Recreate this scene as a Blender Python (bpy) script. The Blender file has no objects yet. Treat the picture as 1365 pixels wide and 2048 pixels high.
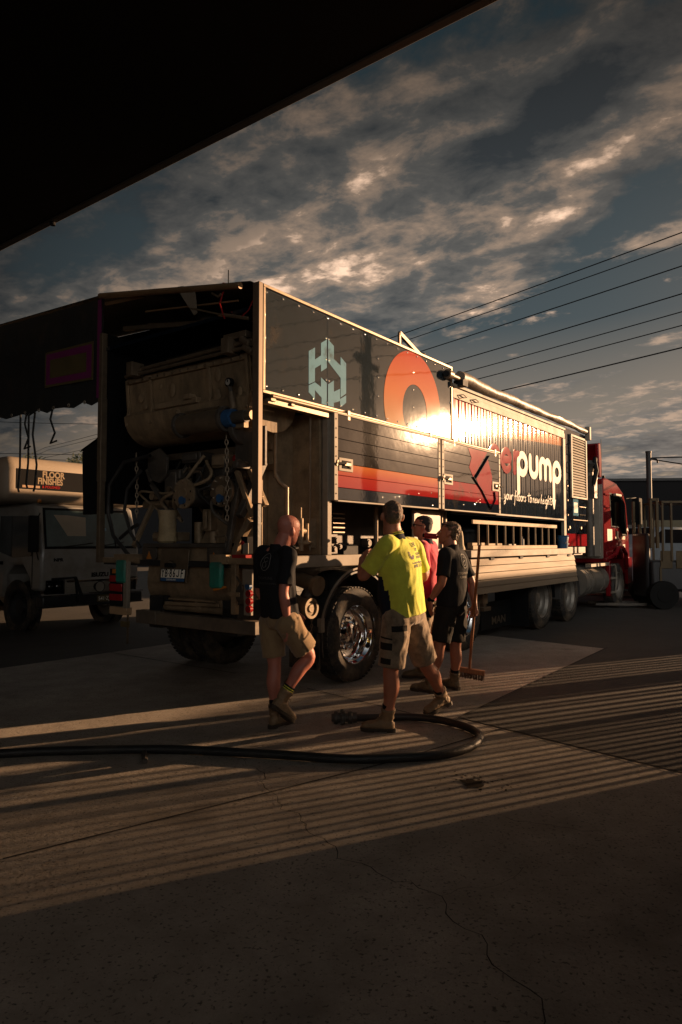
import bpy, bmesh, math, random
from mathutils import Vector, Matrix, noise, Euler
R = math.radians
random.seed(7)
sc = bpy.context.scene
COL = sc.collection
# ------------------------------------------------------------------ camera
cd = bpy.data.cameras.new("camera"); cam = bpy.data.objects.new("camera", cd); COL.objects.link(cam)
cd.sensor_fit = 'VERTICAL'; cd.sensor_height = 36; cd.sensor_width = 24; cd.lens = 24
cam.location = (0, 0, 1.5); cam.rotation_euler = (R(90 + 2.6), 0, 0)
cd.clip_end = 2000; cd.clip_start = .05
sc.camera = cam
# ------------------------------------------------------------------ sun + sky
SUN_AZ, SUN_EL = 65.0, 9.5            # azimuth from +Y towards +X
SD = Vector((math.sin(R(SUN_AZ))*math.cos(R(SUN_EL)), math.cos(R(SUN_AZ))*math.cos(R(SUN_EL)), math.sin(R(SUN_EL))))
sl = bpy.data.lights.new("sun", 'SUN'); so = bpy.data.objects.new("sun", sl); COL.objects.link(so)
sl.energy = 5.0; sl.angle = R(.53); sl.color = (1.0, .60, .32)
so.rotation_euler = (-SD).to_track_quat('-Z', 'Y').to_euler(); so.location = SD*50
sc.view_settings.view_transform = 'Standard'; sc.view_settings.look = 'None'
sc.view_settings.gamma = 1; sc.view_settings.exposure = 1.1

CX0, CY0 = 1.1, 13.2
def build_world():
    w = bpy.data.worlds.new("World"); sc.world = w; w.use_nodes = True
    nt = w.node_tree; N = nt.nodes; L = nt.links; N.clear()
    out = N.new('ShaderNodeOutputWorld'); bg = N.new('ShaderNodeBackground'); bg.inputs[1].default_value = .052
    L.new(bg.outputs[0], out.inputs[0])
    sky = N.new('ShaderNodeTexSky'); sky.sky_type = 'NISHITA'; sky.sun_disc = False
    sky.sun_elevation = R(SUN_EL); sky.sun_rotation = R(SUN_AZ); sky.dust_density = 2.5; sky.air_density = 1.2
    tc = N.new('ShaderNodeTexCoord'); D = tc.outputs['Generated']
    def M(op, a, b=None, c=None, clamp=False):
        n = N.new('ShaderNodeMath'); n.operation = op; n.use_clamp = clamp
        for i, v in enumerate((a, b, c)):
            if v is None: continue
            if isinstance(v, (int, float)): n.inputs[i].default_value = v
            else: L.new(v, n.inputs[i])
        return n.outputs[0]
    def mix(f, a, b, t='MIX'):
        n = N.new('ShaderNodeMix'); n.data_type = 'RGBA'; n.blend_type = t; n.clamp_factor = True
        for s, v in ((n.inputs[0], f), (n.inputs[6], a), (n.inputs[7], b)):
            if isinstance(v, (int, float)): s.default_value = v
            elif isinstance(v, tuple): s.default_value = (*v, 1)
            else: L.new(v, s)
        return n.outputs[2]
    def ramp(v, *st):
        n = N.new('ShaderNodeValToRGB'); cr = n.color_ramp
        while len(cr.elements) < len(st): cr.elements.new(.5)
        for e, (p, c) in zip(cr.elements, st):
            e.position = p; e.color = (c, c, c, 1) if not isinstance(c, tuple) else (*c, 1)
        L.new(v, n.inputs[0]); return n.outputs[0]
    sep = N.new('ShaderNodeSeparateXYZ'); L.new(D, sep.inputs[0])
    X, Y, Z = sep.outputs
    zc = M('MAXIMUM', Z, 0.0)
    den = M("ADD", zc, .13)
    px = M('DIVIDE', X, den); py = M('DIVIDE', Y, den)
    cmb = N.new('ShaderNodeCombineXYZ'); L.new(px, cmb.inputs[0]); L.new(py, cmb.inputs[1])
    def nz(rot, scl, off, scale, detail, rough, dist=0.0):
        mp = N.new('ShaderNodeMapping'); mp.vector_type = 'TEXTURE'
        mp.inputs['Rotation'].default_value = (0, 0, R(rot)); mp.inputs['Scale'].default_value = (*scl, 1)
        mp.inputs['Location'].default_value = (*off, 0)
        L.new(cmb.outputs[0], mp.inputs[0])
        n = N.new('ShaderNodeTexNoise'); n.inputs['Scale'].default_value = scale; n.inputs['Detail'].default_value = detail
        n.inputs['Roughness'].default_value = rough; n.inputs['Distortion'].default_value = dist
        L.new(mp.outputs[0], n.inputs[0]); return n.outputs[0]
    big = nz(-42, (2.6, 1.0), (CX0, CY0), .9, 4, .5, .25)       # long cloud banks
    mid = nz(-38, (1.7, 1.0), (13.3, 2.2), 3.6, 9, .60, .15)      # broken clumps
    fin = nz(0, (1, .9), (1.3, 4.2), 11.0, 5, .62, .1)
    puf = nz(-30, (1.25, 1.0), (3.3, 8.2), 9.0, 8, .62, .25)
    cov = M('ADD', M('MULTIPLY', big, .50), M('ADD', M('MULTIPLY', mid, .28), M('MULTIPLY', puf, .22)))
    cov = M('ADD', cov, M('MULTIPLY', M('SUBTRACT', fin, .5), .08))
    # the day's larger cloud banks, as soft ellipses in the plane of the cloud deck
    dn = N.new('ShaderNodeTexNoise'); dn.inputs['Scale'].default_value = 3.2; dn.inputs['Detail'].default_value = 6; L.new(cmb.outputs[0], dn.inputs[0])
    wv = N.new('ShaderNodeVectorMath'); wv.operation = 'MULTIPLY_ADD'; L.new(dn.outputs['Color'], wv.inputs[0]); wv.inputs[1].default_value = (.34, .34, 0); 
    wo = N.new('ShaderNodeVectorMath'); wo.operation = 'ADD'; L.new(cmb.outputs[0], wo.inputs[0]); wo.inputs[1].default_value = (-.17, -.17, 0); L.new(wo.outputs[0], wv.inputs[2])
    def bank(cx_, cy_, ang, hl, hw):
        mp = N.new('ShaderNodeMapping'); mp.vector_type = 'TEXTURE'; mp.inputs['Location'].default_value = (cx_, cy_, 0); mp.inputs['Rotation'].default_value = (0, 0, R(ang)); mp.inputs['Scale'].default_value = (hl, hw, 1)
        L.new(wv.outputs[0], mp.inputs[0]); sp_ = N.new('ShaderNodeSeparateXYZ'); L.new(mp.outputs[0], sp_.inputs[0])
        d2 = M('ADD', M('MULTIPLY', sp_.outputs[0], sp_.outputs[0]), M('MULTIPLY', sp_.outputs[1], sp_.outputs[1]))
        return M('EXPONENT', M('MULTIPLY', d2, -1.0))
    def acc(v, *items):
        for wgt, args in items: v = M('ADD', v, M('MULTIPLY', bank(*args), wgt))
        return v
    cov = acc(cov, (.16, (-.05, 1.80, -48, .62, .42)), (.10, (.53, 1.42, -72, .42, .10)), (.07, (.20, 1.30, -42, .34, .12)), (-.10, (.68, 1.50, -84, .30, .10)), (-.08, (-.62, 1.72, -15, .34, .14)), (-.05, (.35, 1.05, 0, .4, .14)))
    mask = ramp(cov, (.455, 0.0), (.515, 1.0))
    lit = ramp(M('ADD', M('MULTIPLY', puf, .34), M('ADD', M('MULTIPLY', mid, .30), M('ADD', M('MULTIPLY', nz(-42, (3.4, 1.0), (2.2, 9.1), 1.7, 4, .55, .2), .36), M('MULTIPLY', M('SUBTRACT', fin, .5), .10)))), (.42, 0.0), (.585, 1.0))
    lit = acc(lit, (.40, (.14, 1.40, -42, .34, .06)), (.50, (.52, 1.44, -74, .46, .06)), (.22, (.62, 1.30, -70, .3, .10)), (.34, (-.02, 1.78, -46, .42, .22)), (-.55, (.38, 1.28, -47, .26, .10)), (-.30, (-.28, 1.55, -40, .25, .16)), (.40, (.62, 1.95, -25, .3, .12)))
    lit = M('MULTIPLY', lit, .74)
    # clear air, darker and bluer upwards, then an added bright zenith as cool fill
    air = mix(1.0, sky.outputs[0], (.075, .11, .13), 'MULTIPLY')
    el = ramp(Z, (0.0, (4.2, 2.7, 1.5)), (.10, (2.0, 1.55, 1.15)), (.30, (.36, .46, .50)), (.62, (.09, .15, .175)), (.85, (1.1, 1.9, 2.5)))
    air = mix(.85, air, el)
    ccol = ramp(lit, (0.0, (.30, .34, .37)), (.45, (.80, .76, .70)), (.75, (2.3, 1.65, 1.2)), (1.0, (8.2, 5.5, 3.8)))
    dim = ramp(Z, (0.0, 1.25), (.3, 1.0), (.48, .60), (.66, .22), (.85, .8))  # rises again overhead for the added zenith fill
    ccol = mix(1.0, ccol, dim, 'MULTIPLY')
    col = mix(M('MULTIPLY', mask, .94), air, ccol)
    va = N.new('ShaderNodeVectorMath'); va.operation = 'DOT_PRODUCT'; L.new(D, va.inputs[0]); va.inputs[1].default_value = Vector((.20, .93, .27)).normalized()
    col = mix(1.0, col, ramp(va.outputs['Value'], (.72, .27), (.975, 1.75)), 'MULTIPLY')
    # warm glow of the sky around the low sun
    vd = N.new('ShaderNodeVectorMath'); vd.operation = 'DOT_PRODUCT'; L.new(D, vd.inputs[0]); vd.inputs[1].default_value = SD
    cs = M('MAXIMUM', vd.outputs['Value'], 0.0)
    gl = M('ADD', M('MULTIPLY', M('POWER', cs, 12.0), 9.0), M('MULTIPLY', M('POWER', cs, 120.0), 14.0))
    low = ramp(Z, (0.0, 1.0), (.5, .25))
    gl = M('MULTIPLY', gl, low)
    col = mix(1.0, col, mix(1.0, (1.0, .60, .35), gl, 'MULTIPLY'), 'ADD')
    # added fill: bright sky lobe behind the camera, for people and trailer rear
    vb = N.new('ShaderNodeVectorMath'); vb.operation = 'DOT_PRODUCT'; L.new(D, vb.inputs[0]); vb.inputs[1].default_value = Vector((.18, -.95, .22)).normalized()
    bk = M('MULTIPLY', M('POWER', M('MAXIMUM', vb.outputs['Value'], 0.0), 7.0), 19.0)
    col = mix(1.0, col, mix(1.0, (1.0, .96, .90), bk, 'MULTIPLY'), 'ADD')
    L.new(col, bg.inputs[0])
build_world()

# ------------------------------------------------------------------ materials
MATS = {}
def mat(name, col, rough=.6, metal=0., var=.2, scale=4., bump=0., bscale=40., coat=0., dirt=None, dirtamt=.5, dscale=2.5, stretch=(1, 1, 1), spec=None, coatr=.08):
    if name in MATS: return MATS[name]
    m = bpy.data.materials.new(name); m.use_nodes = True; nt = m.node_tree; N = nt.nodes; L = nt.links
    b = N['Principled BSDF']; b.inputs['Roughness'].default_value = rough; b.inputs['Metallic'].default_value = metal
    b.inputs['Coat Weight'].default_value = coat; b.inputs['Coat Roughness'].default_value = coatr
    if spec is not None: b.inputs['Specular IOR Level'].default_value = spec
    tc = N.new('ShaderNodeTexCoord'); mp = N.new('ShaderNodeMapping'); mp.inputs['Scale'].default_value = stretch
    L.new(tc.outputs['Object'], mp.inputs[0])
    n = N.new('ShaderNodeTexNoise'); n.inputs['Scale'].default_value = scale; n.inputs['Detail'].default_value = 7; n.inputs['Roughness'].default_value = .65
    L.new(mp.outputs[0], n.inputs[0])
    r = N.new('ShaderNodeValToRGB'); e = r.color_ramp.elements
    e[0].position = .3; e[1].position = .72
    e[0].color = (*[c*(1-var) for c in col], 1); e[1].color = (*[min(1, c*(1+var)) for c in col], 1)
    L.new(n.outputs[0], r.inputs[0]); cs = r.outputs[0]
    rr = N.new('ShaderNodeMapRange'); rr.inputs[3].default_value = max(.02, rough*.85); rr.inputs[4].default_value = min(1, rough*1.2)
    L.new(n.outputs[0], rr.inputs[0]); rs = rr.outputs[0]
    if dirt:
        n2 = N.new('ShaderNodeTexNoise'); n2.inputs['Scale'].default_value = dscale; n2.inputs['Detail'].default_value = 9; n2.inputs['Roughness'].default_value = .72
        L.new(mp.outputs[0], n2.inputs[0])
        r2 = N.new('ShaderNodeValToRGB'); r2.color_ramp.elements[0].position = .62-.25*dirtamt; r2.color_ramp.elements[1].position = .74
        L.new(n2.outputs[0], r2.inputs[0])
        mx = N.new('ShaderNodeMix'); mx.data_type = 'RGBA'; L.new(r2.outputs[0], mx.inputs[0]); L.new(cs, mx.inputs[6]); mx.inputs[7].default_value = (*dirt, 1)
        cs = mx.outputs[2]
    L.new(cs, b.inputs['Base Color']); L.new(rs, b.inputs['Roughness'])
    if bump:
        nb = N.new('ShaderNodeTexNoise'); nb.inputs['Scale'].default_value = bscale; nb.inputs['Detail'].default_value = 5
        L.new(mp.outputs[0], nb.inputs[0])
        bp = N.new('ShaderNodeBump'); bp.inputs['Strength'].default_value = bump; bp.inputs['Distance'].default_value = .01
        L.new(nb.outputs[0], bp.inputs['Height']); L.new(bp.outputs[0], b.inputs['Normal'])
        if coat: L.new(bp.outputs[0], b.inputs['Coat Normal'])
    MATS[name] = m; return m
def gloss_panel(name, col, rough=.08, wav=.02, ws=1.4, dirt=(.05, .04, .03)):
    m = mat(name, col, rough, var=.12, scale=3, bump=wav, bscale=ws, dirt=dirt, dirtamt=.25, spec=.75)
    return m
def glass(name, tint=(.02, .03, .03), alpha=.55, rough=.03):
    if name in MATS: return MATS[name]
    m = bpy.data.materials.new(name); m.use_nodes = True; nt = m.node_tree; N = nt.nodes; L = nt.links
    N.clear(); o = N.new('ShaderNodeOutputMaterial'); g = N.new('ShaderNodeBsdfGlossy'); g.inputs['Roughness'].default_value = rough
    t = N.new('ShaderNodeBsdfTransparent'); t.inputs[0].default_value = (*[min(1, alpha*(1+c)) for c in tint], 1)
    fr = N.new('ShaderNodeFresnel'); fr.inputs[0].default_value = 1.52
    nz = N.new('ShaderNodeTexNoise'); nz.inputs['Scale'].default_value = 3
    bp = N.new('ShaderNodeBump'); bp.inputs['Strength'].default_value = .03; L.new(nz.outputs[0], bp.inputs['Height']); L.new(bp.outputs[0], g.inputs['Normal'])
    mx = N.new('ShaderNodeMixShader'); L.new(fr.outputs[0], mx.inputs[0]); L.new(t.outputs[0], mx.inputs[1]); L.new(g.outputs[0], mx.inputs[2]); L.new(mx.outputs[0], o.inputs[0])
    MATS[name] = m; return m

M_alu = mat('aluminium', (.26, .235, .20), .45, .5, .18, 6, .15, 60, dirt=(.12, .09, .06), dirtamt=.5)
M_aluw = mat('white_aluminium', (.24, .205, .16), .65, .05, .12, 5, .12, 50, dirt=(.17, .13, .09), dirtamt=.6, dscale=3)
M_steel = mat('dusty_steel', (.25, .18, .11), .6, .35, .4, 5, .3, 35, dirt=(.38, .28, .17), dirtamt=.6, dscale=4)
M_dsteel = mat('dark_steel', (.075, .065, .055), .55, .3, .4, 6, .25, 30, dirt=(.15, .115, .08), dirtamt=.5)
M_gal = mat('galvanised_pipe', (.18, .135, .09), .45, .5, .3, 9, .1, 60, dirt=(.16, .12, .08), dirtamt=.5)
M_black = mat('black_plastic', (.010, .011, .012), .65, 0, .3, 8, spec=.2)
M_blackpaint = mat('black_chassis_paint', (.018, .019, .02), .5, .1, .3, 6, .15, 30, dirt=(.06, .05, .04), dirtamt=.5)
M_panel = gloss_panel('dark_grey_gloss_panel', (.016, .022, .027), .036, .25, 1.6)
M_navy = gloss_panel('navy_gloss_panel', (.006, .010, .018), .05, .15, 2.5)
M_door = gloss_panel('door_plank_paint', (.010, .008, .008), .042, .15, 3)
M_red = gloss_panel('red_gloss_paint', (.24, .012, .017), .05, .1, 3); M_red.node_tree.nodes['Principled BSDF'].inputs['Specular IOR Level'].default_value = .4
M_orange = gloss_panel('orange_film', (.75, .17, .06), .14, .05, 1.6)
M_orange2 = gloss_panel('orange_film_pale', (.80, .34, .12), .14, .05, 1.6)
M_logo = gloss_panel('pale_blue_film', (.13, .27, .36), .05, .2, 1.6)
M_white = mat('white_film', (.34, .32, .28), .6, 0, .08)
M_chrome = mat('chrome', (.75, .75, .75), .07, 1, .05)
M_rubber = mat('tyre_rubber', (.022, .021, .02), .75, 0, .3, 8, .3, 60, dirt=(.20, .145, .09), dirtamt=.7, dscale=3.5)
M_tarp = mat('dark_tarpaulin', (.016, .018, .018), .6, 0, .3, 3, .5, 7, dirt=(.04, .03, .02), dirtamt=.4)
M_tarpg = mat('grey_rolled_tarp', (.16, .13, .10), .5, 0, .4, 6, .8, 12)
M_teal = mat('teal_plastic', (.015, .20, .15), .5, 0, .2, 6, dirt=(.05, .09, .06), dirtamt=.5)
M_beam = mat('bumper_paint', (.13, .105, .08), .6, .2, .25, 5, .2, 30, dirt=(.2, .15, .1), dirtamt=.6)
M_plate = mat('plate_white', (.85, .81, .70), .4, 0, .05)
M_ink = mat('black_ink', (.008, .008, .009), .7, 0, .1, spec=.06)
M_blueink = mat('blue_ink', (.02, .08, .2), .5, 0, .1)
M_lens = mat('red_lens', (.30, .02, .02), .2, 0, .15)
M_amber = mat('amber_lens', (.5, .18, .03), .25, 0, .15)
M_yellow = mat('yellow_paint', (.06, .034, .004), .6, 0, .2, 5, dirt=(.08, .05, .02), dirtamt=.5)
M_purple = mat('purple_retroreflective', (.16, .015, .10), .5, 0, .15)
M_olive = mat('olive_retroreflective', (.10, .075, .03), .5, 0, .15)
M_glass = glass('vehicle_glass')
M_bucket = mat('cement_stained_bucket', (.33, .25, .14), .7, 0, .35, 8, .2, 40, dirt=(.45, .38, .28), dirtamt=.4)
M_bluep = mat('blue_plastic', (.03, .10, .2), .45, 0, .2)
M_lad = mat('ladder_fibreglass', (.24, .165, .09), .65, .1, .15, 8)
M_wood = mat('broom_wood', (.30, .12, .05), .55, 0, .3, 12, stretch=(4, 4, .3))
M_redt = mat('truck_red_paint', (.17, .009, .012), .11, 0, .1, 3, coat=.0, spec=.2, dirt=(.12, .03, .03), dirtamt=.3)
M_greyp = mat('grey_plastic_wall', (.24, .21, .17), .6, 0, .15, 5, .1, 30)
M_whitep = mat('white_truck_paint', (.25, .24, .22), .4, 0, .15, 3, coat=.3, dirt=(.16, .13, .10), dirtamt=.6)
M_hose = mat('hose_rubber', (.016, .016, .016), .5, 0, .3, 10, .3, 40, dirt=(.05, .04, .03), dirtamt=.5)
M_shed = mat('dark_cladding', (.010, .010, .011), .8, 0, .2, 2, spec=.15)
M_fence = mat('dark_fence_steel', (.03, .03, .03), .6, .2, .2)

def concrete(name, base, dark, pit=1.0, seed=0):
    m = bpy.data.materials.new(name); m.use_nodes = True; nt = m.node_tree; N = nt.nodes; L = nt.links
    b = N['Principled BSDF']; tc = N.new('ShaderNodeTexCoord')
    def noi(s, d, r, off=0):
        mp = N.new('ShaderNodeMapping'); mp.inputs['Location'].default_value = (off+seed, off*2, 0); L.new(tc.outputs['Object'], mp.inputs[0])
        n = N.new('ShaderNodeTexNoise'); n.inputs['Scale'].default_value = s; n.inputs['Detail'].default_value = d; n.inputs['Roughness'].default_value = r
        L.new(mp.outputs[0], n.inputs[0]); return n.outputs[0]
    def ramp(v, a, b_, ca, cb):
        r = N.new('ShaderNodeValToRGB'); e = r.color_ramp.elements; e[0].position = a; e[1].position = b_; e[0].color = (*ca, 1); e[1].color = (*cb, 1); L.new(v, r.inputs[0]); return r.outputs[0]
    def mix(f, a, c, t='MIX'):
        n = N.new('ShaderNodeMix'); n.data_type = 'RGBA'; n.blend_type = t
        if isinstance(f, float): n.inputs[0].default_value = f
        else: L.new(f, n.inputs[0])
        L.new(a, n.inputs[6])
        if isinstance(c, tuple): n.inputs[7].default_value = (*c, 1)
        else: L.new(c, n.inputs[7])
        return n.outputs[2]
    c = ramp(noi(.55, 9, .68), .36, .66, tuple(x*.68 for x in base), tuple(x*1.2 for x in base))
    c = mix(ramp(noi(3.2, 8, .7, 3), .40, .66, (0, 0, 0), (.55, .55, .55)), c, dark)
    c = mix(ramp(noi(60, 2, .5, 9), .60, .68, (0, 0, 0), (.9*pit,)*3), c, tuple(x*.35 for x in dark))
    c = mix(ramp(noi(150, 2, .5, 5), .42, .6, (0, 0, 0), (.45, .45, .45)), c, tuple(x*.7 for x in base))
    c = mix(ramp(noi(1.1, 4, .5, 21), .62, .74, (0, 0, 0), (.6, .6, .6)), c, tuple(x*.6 for x in dark))
    L.new(c, b.inputs['Base Color']); b.inputs['Roughness'].default_value = .8
    bp = N.new('ShaderNodeBump'); bp.inputs['Strength'].default_value = .55; bp.inputs['Distance'].default_value = .006
    h = N.new('ShaderNodeMath'); h.operation = 'ADD'; L.new(noi(46, 4, .65, 9), h.inputs[0]); L.new(noi(9, 4, .6, 2), h.inputs[1])
    L.new(h.outputs[0], bp.inputs['Height']); L.new(bp.outputs[0], b.inputs['Normal'])
    MATS[name] = m; return m
M_conc = concrete('yard_concrete', (.42, .36, .30), (.17, .14, .112))
M_asph = concrete('asphalt_apron', (.065, .058, .052), (.035, .031, .028), 1.0, 7)
M_far = concrete('worn_yard_asphalt', (.06, .054, .048), (.03, .027, .024), .8, 3)
M_crack = mat('crack_filler', (.025, .02, .017), .9)

# ------------------------------------------------------------------ mesh helpers
class MB:
    def __init__(s): s.v = []; s.f = []; s.mi = []; s.mats = []
    def _m(s, m):
        if m is None: return 0
        if m not in s.mats: s.mats.append(m)
        return s.mats.index(m)
    def add(s, vs, fs, m=None):
        o = len(s.v); s.v += [Vector(v) for v in vs]; k = s._m(m)
        for f in fs: s.f.append([o+i for i in f]); s.mi.append(k)
        return s
    def box(s, x0, x1, y0, y1, z0, z1, m=None):
        x0, x1 = sorted((x0, x1)); y0, y1 = sorted((y0, y1)); z0, z1 = sorted((z0, z1))
        v = [(x, y, z) for z in (z0, z1) for y in (y0, y1) for x in (x0, x1)]
        return s.add(v, [(0, 2, 3, 1), (4, 5, 7, 6), (0, 1, 5, 4), (2, 6, 7, 3), (0, 4, 6, 2), (1, 3, 7, 5)], m)
    def beam(s, p, q, w, h, m=None, up=(0, 0, 1)):
        p, q = Vector(p), Vector(q); d = (q-p).normalized(); u = Vector(up)
        if abs(d.dot(u)) > .95: u = Vector((0, 1, 0))
        a = d.cross(u).normalized()*w/2; b = a.cross(d).normalized()*h/2
        v = [c+i*a+j*b for c in (p, q) for i, j in ((-1, -1), (1, -1), (1, 1), (-1, 1))]
        return s.add(v, [(3, 2, 1, 0), (4, 5, 6, 7), (0, 1, 5, 4), (1, 2, 6, 5), (2, 3, 7, 6), (3, 0, 4, 7)], m)
    def cyl(s, p, q, r, n=16, r2=None, m=None, cap=True):
        p, q = Vector(p), Vector(q); r2 = r if r2 is None else r2
        d = (q-p).normalized(); a = d.orthogonal().normalized(); b = d.cross(a)
        vs = []
        for c, rr in ((p, r), (q, r2)):
            for i in range(n):
                t = 2*math.pi*i/n; vs.append(c+rr*(math.cos(t)*a+math.sin(t)*b))
        fs = [(i, (i+1) % n, n+(i+1) % n, n+i) for i in range(n)]
        if cap: fs += [tuple(range(n-1, -1, -1)), tuple(range(n, 2*n))]
        return s.add(vs, fs, m)
    def tube(s, pts, r, n=10, m=None, flat=None, rs=None):
        pts = [Vector(p) for p in pts]; k = len(pts); vs = []; pa = None
        for i, p in enumerate(pts):
            d = (pts[min(i+1, k-1)]-pts[max(i-1, 0)]).normalized()
            if flat is not None:
                b = Vector(flat); a = d.cross(b).normalized(); rb = .0009; ra = rs[i] if rs else r
            else:
                if pa is None: pa = d.orthogonal().normalized()
                a = (pa-d*pa.dot(d)).normalized(); b = d.cross(a); ra = rb = (rs[i] if rs else r)
            pa = a
            for j in range(n):
                t = 2*math.pi*j/n; vs.append(p+a*ra*math.cos(t)+b*rb*math.sin(t))
        fs = [(i*n+j, i*n+(j+1) % n, (i+1)*n+(j+1) % n, (i+1)*n+j) for i in range(k-1) for j in range(n)]
        fs += [tuple(range(n-1, -1, -1)), tuple(range((k-1)*n, k*n))]
        return s.add(vs, fs, m)
    def prism(s, poly, fn, a, b, m=None):
        """poly of 2D points; fn(u,v,t) -> 3D; extruded a..b"""
        n = len(poly); vs = [fn(u, v, a) for u, v in poly]+[fn(u, v, b) for u, v in poly]
        return s.add(vs, [tuple(range(n-1, -1, -1)), tuple(range(n, 2*n))]+[(i, (i+1) % n, n+(i+1) % n, n+i) for i in range(n)], m)
    def sph(s, c, r, m=None, n=12, sc3=(1, 1, 1), rot=None):
        c = Vector(c); vs = []; k = n//2; rm = rot or Matrix.Identity(3)
        vs.append(c+rm @ Vector((0, 0, -r*sc3[2])))
        for i in range(1, k):
            ph = -math.pi/2+math.pi*i/k
            for j in range(n):
                t = 2*math.pi*j/n; vs.append(c+rm @ Vector((r*math.cos(ph)*math.cos(t)*sc3[0], r*math.cos(ph)*math.sin(t)*sc3[1], r*math.sin(ph)*sc3[2])))
        vs.append(c+rm @ Vector((0, 0, r*sc3[2]))); e = len(vs)-1
        fs = [(0, 1+(j+1) % n, 1+j) for j in range(n)]
        for i in range(k-2):
            o = 1+i*n
            fs += [(o+j, o+(j+1) % n, o+n+(j+1) % n, o+n+j) for j in range(n)]
        o = 1+(k-2)*n; fs += [(o+j, o+(j+1) % n, e) for j in range(n)]
        return s.add(vs, fs, m)
    def lathe(s, prof, c, axis, n=32, m=None, x=None):
        """prof [(r,h)] about axis from c, open ends closed if r~0"""
        c = Vector(c); d = Vector(axis).normalized(); a = d.orthogonal().normalized(); b = d.cross(a); k = len(prof); vs = []
        for r, h in prof:
            for j in range(n):
                t = 2*math.pi*j/n; vs.append(c+d*h+r*(math.cos(t)*a+math.sin(t)*b))
        return s.add(vs, [(i*n+j, i*n+(j+1) % n, (i+1)*n+(j+1) % n, (i+1)*n+j) for i in range(k-1) for j in range(n)], m)
    def ring(s, c, axis, r, w, n=28, m=None):
        c = Vector(c); d = Vector(axis).normalized(); a = d.orthogonal().normalized(); b = d.cross(a)
        pts = [c+r*(math.cos(2*math.pi*i/n)*a+math.sin(2*math.pi*i/n)*b) for i in range(n+1)]
        return s.tube(pts, w, 8, m)
    def text(s, string, fn, size, m=None, bold=0.0, depth=.002, spacing=1.0, shear=0.0, align='LEFT'):
        cu = bpy.data.curves.new('t', 'FONT'); cu.body = string; cu.size = size; cu.extrude = depth; cu.offset = bold; cu.space_character = spacing
        cu.shear = shear; cu.align_x = align; cu.resolution_u = 4
        o = bpy.data.objects.new('t', cu); COL.objects.link(o); dg = bpy.context.evaluated_depsgraph_get(); dg.update()
        me = bpy.data.meshes.new_from_object(o.evaluated_get(dg))
        s.add([fn(v.co.x, v.co.y, v.co.z) for v in me.vertices], [tuple(p.vertices) for p in me.polygons], m)
        bpy.data.objects.remove(o); bpy.data.curves.remove(cu); bpy.data.meshes.remove(me); return s
    def build(s, name, m=None, parent=None, bevel=0., ang=35, fix=True):
        me = bpy.data.meshes.new(name); me.from_pydata([tuple(v) for v in s.v], [], s.f)
        ms = list(s.mats)
        if m is not None and not ms: ms = [m]
        for x in ms: me.materials.append(x)
        if s.mats:
            for p, k in zip(me.polygons, s.mi): p.material_index = k
        if fix:
            bm = bmesh.new(); bm.from_mesh(me); bmesh.ops.recalc_face_normals(bm, faces=bm.faces); bm.to_mesh(me); bm.free()
        me.update()
        me.polygons.foreach_set('use_smooth', [True]*len(me.polygons)); me.set_sharp_from_angle(angle=R(ang))
        o = bpy.data.objects.new(name, me); COL.objects.link(o)
        if parent: o.parent = parent
        if bevel:
            b = o.modifiers.new('bevel', 'BEVEL'); b.width = bevel; b.segments = 2; b.limit_method = 'ANGLE'; b.angle_limit = R(50); b.harden_normals = False
        return o
def catmull(pts, n=10):
    P_ = [Vector(p) for p in pts]; P_ = [P_[0]*2-P_[1]]+P_+[P_[-1]*2-P_[-2]]; out = []
    for i in range(1, len(P_)-2):
        for k in range(n):
            t = k/n; a, b_, c, d = P_[i-1:i+3]
            out.append(.5*((2*b_)+(-a+c)*t+(2*a-5*b_+4*c-d)*t*t+(-a+3*b_-3*c+d)*t**3))
    out.append(P_[-2]); return out
def tag(o, label=None, cat=None, group=None, kind=None):
    if label: o['label'] = label
    if cat: o['category'] = cat
    if group: o['group'] = group
    if kind: o['kind'] = kind
    return o
def empty(name, loc=(0, 0, 0), rz=0, label=None, cat=None, group=None):
    o = bpy.data.objects.new(name, None); o.empty_display_size = .3; COL.objects.link(o); o.location = loc; o.rotation_euler = (0, 0, rz)
    return tag(o, label, cat, group)
def copy_tree(o, parent=None):
    c = o.copy(); COL.objects.link(c)
    if parent is not None: c.parent = parent
    for ch in list(o.children): copy_tree(ch, c)
    return c
# trailer frame: s forward along the side, w inward (away from camera), z up
U = Vector((.596, .803, 0)).normalized(); V = Vector((-U.y, U.x, 0)); P0 = Vector((-.733, 6.28, 0)); TR = math.atan2(U.y, U.x)
def tp(s, w, z=0): return P0+U*s+V*w+Vector((0, 0, z))
def onside(w0):   # (u=s, v=z, t outward) -> trailer coords on the camera-side wall
    return lambda u, v, t: Vector((u, w0-t, v))
def onrear(s0):   # u to the right as seen from behind
    return lambda u, v, t: Vector((s0-t, u, v))

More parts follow.
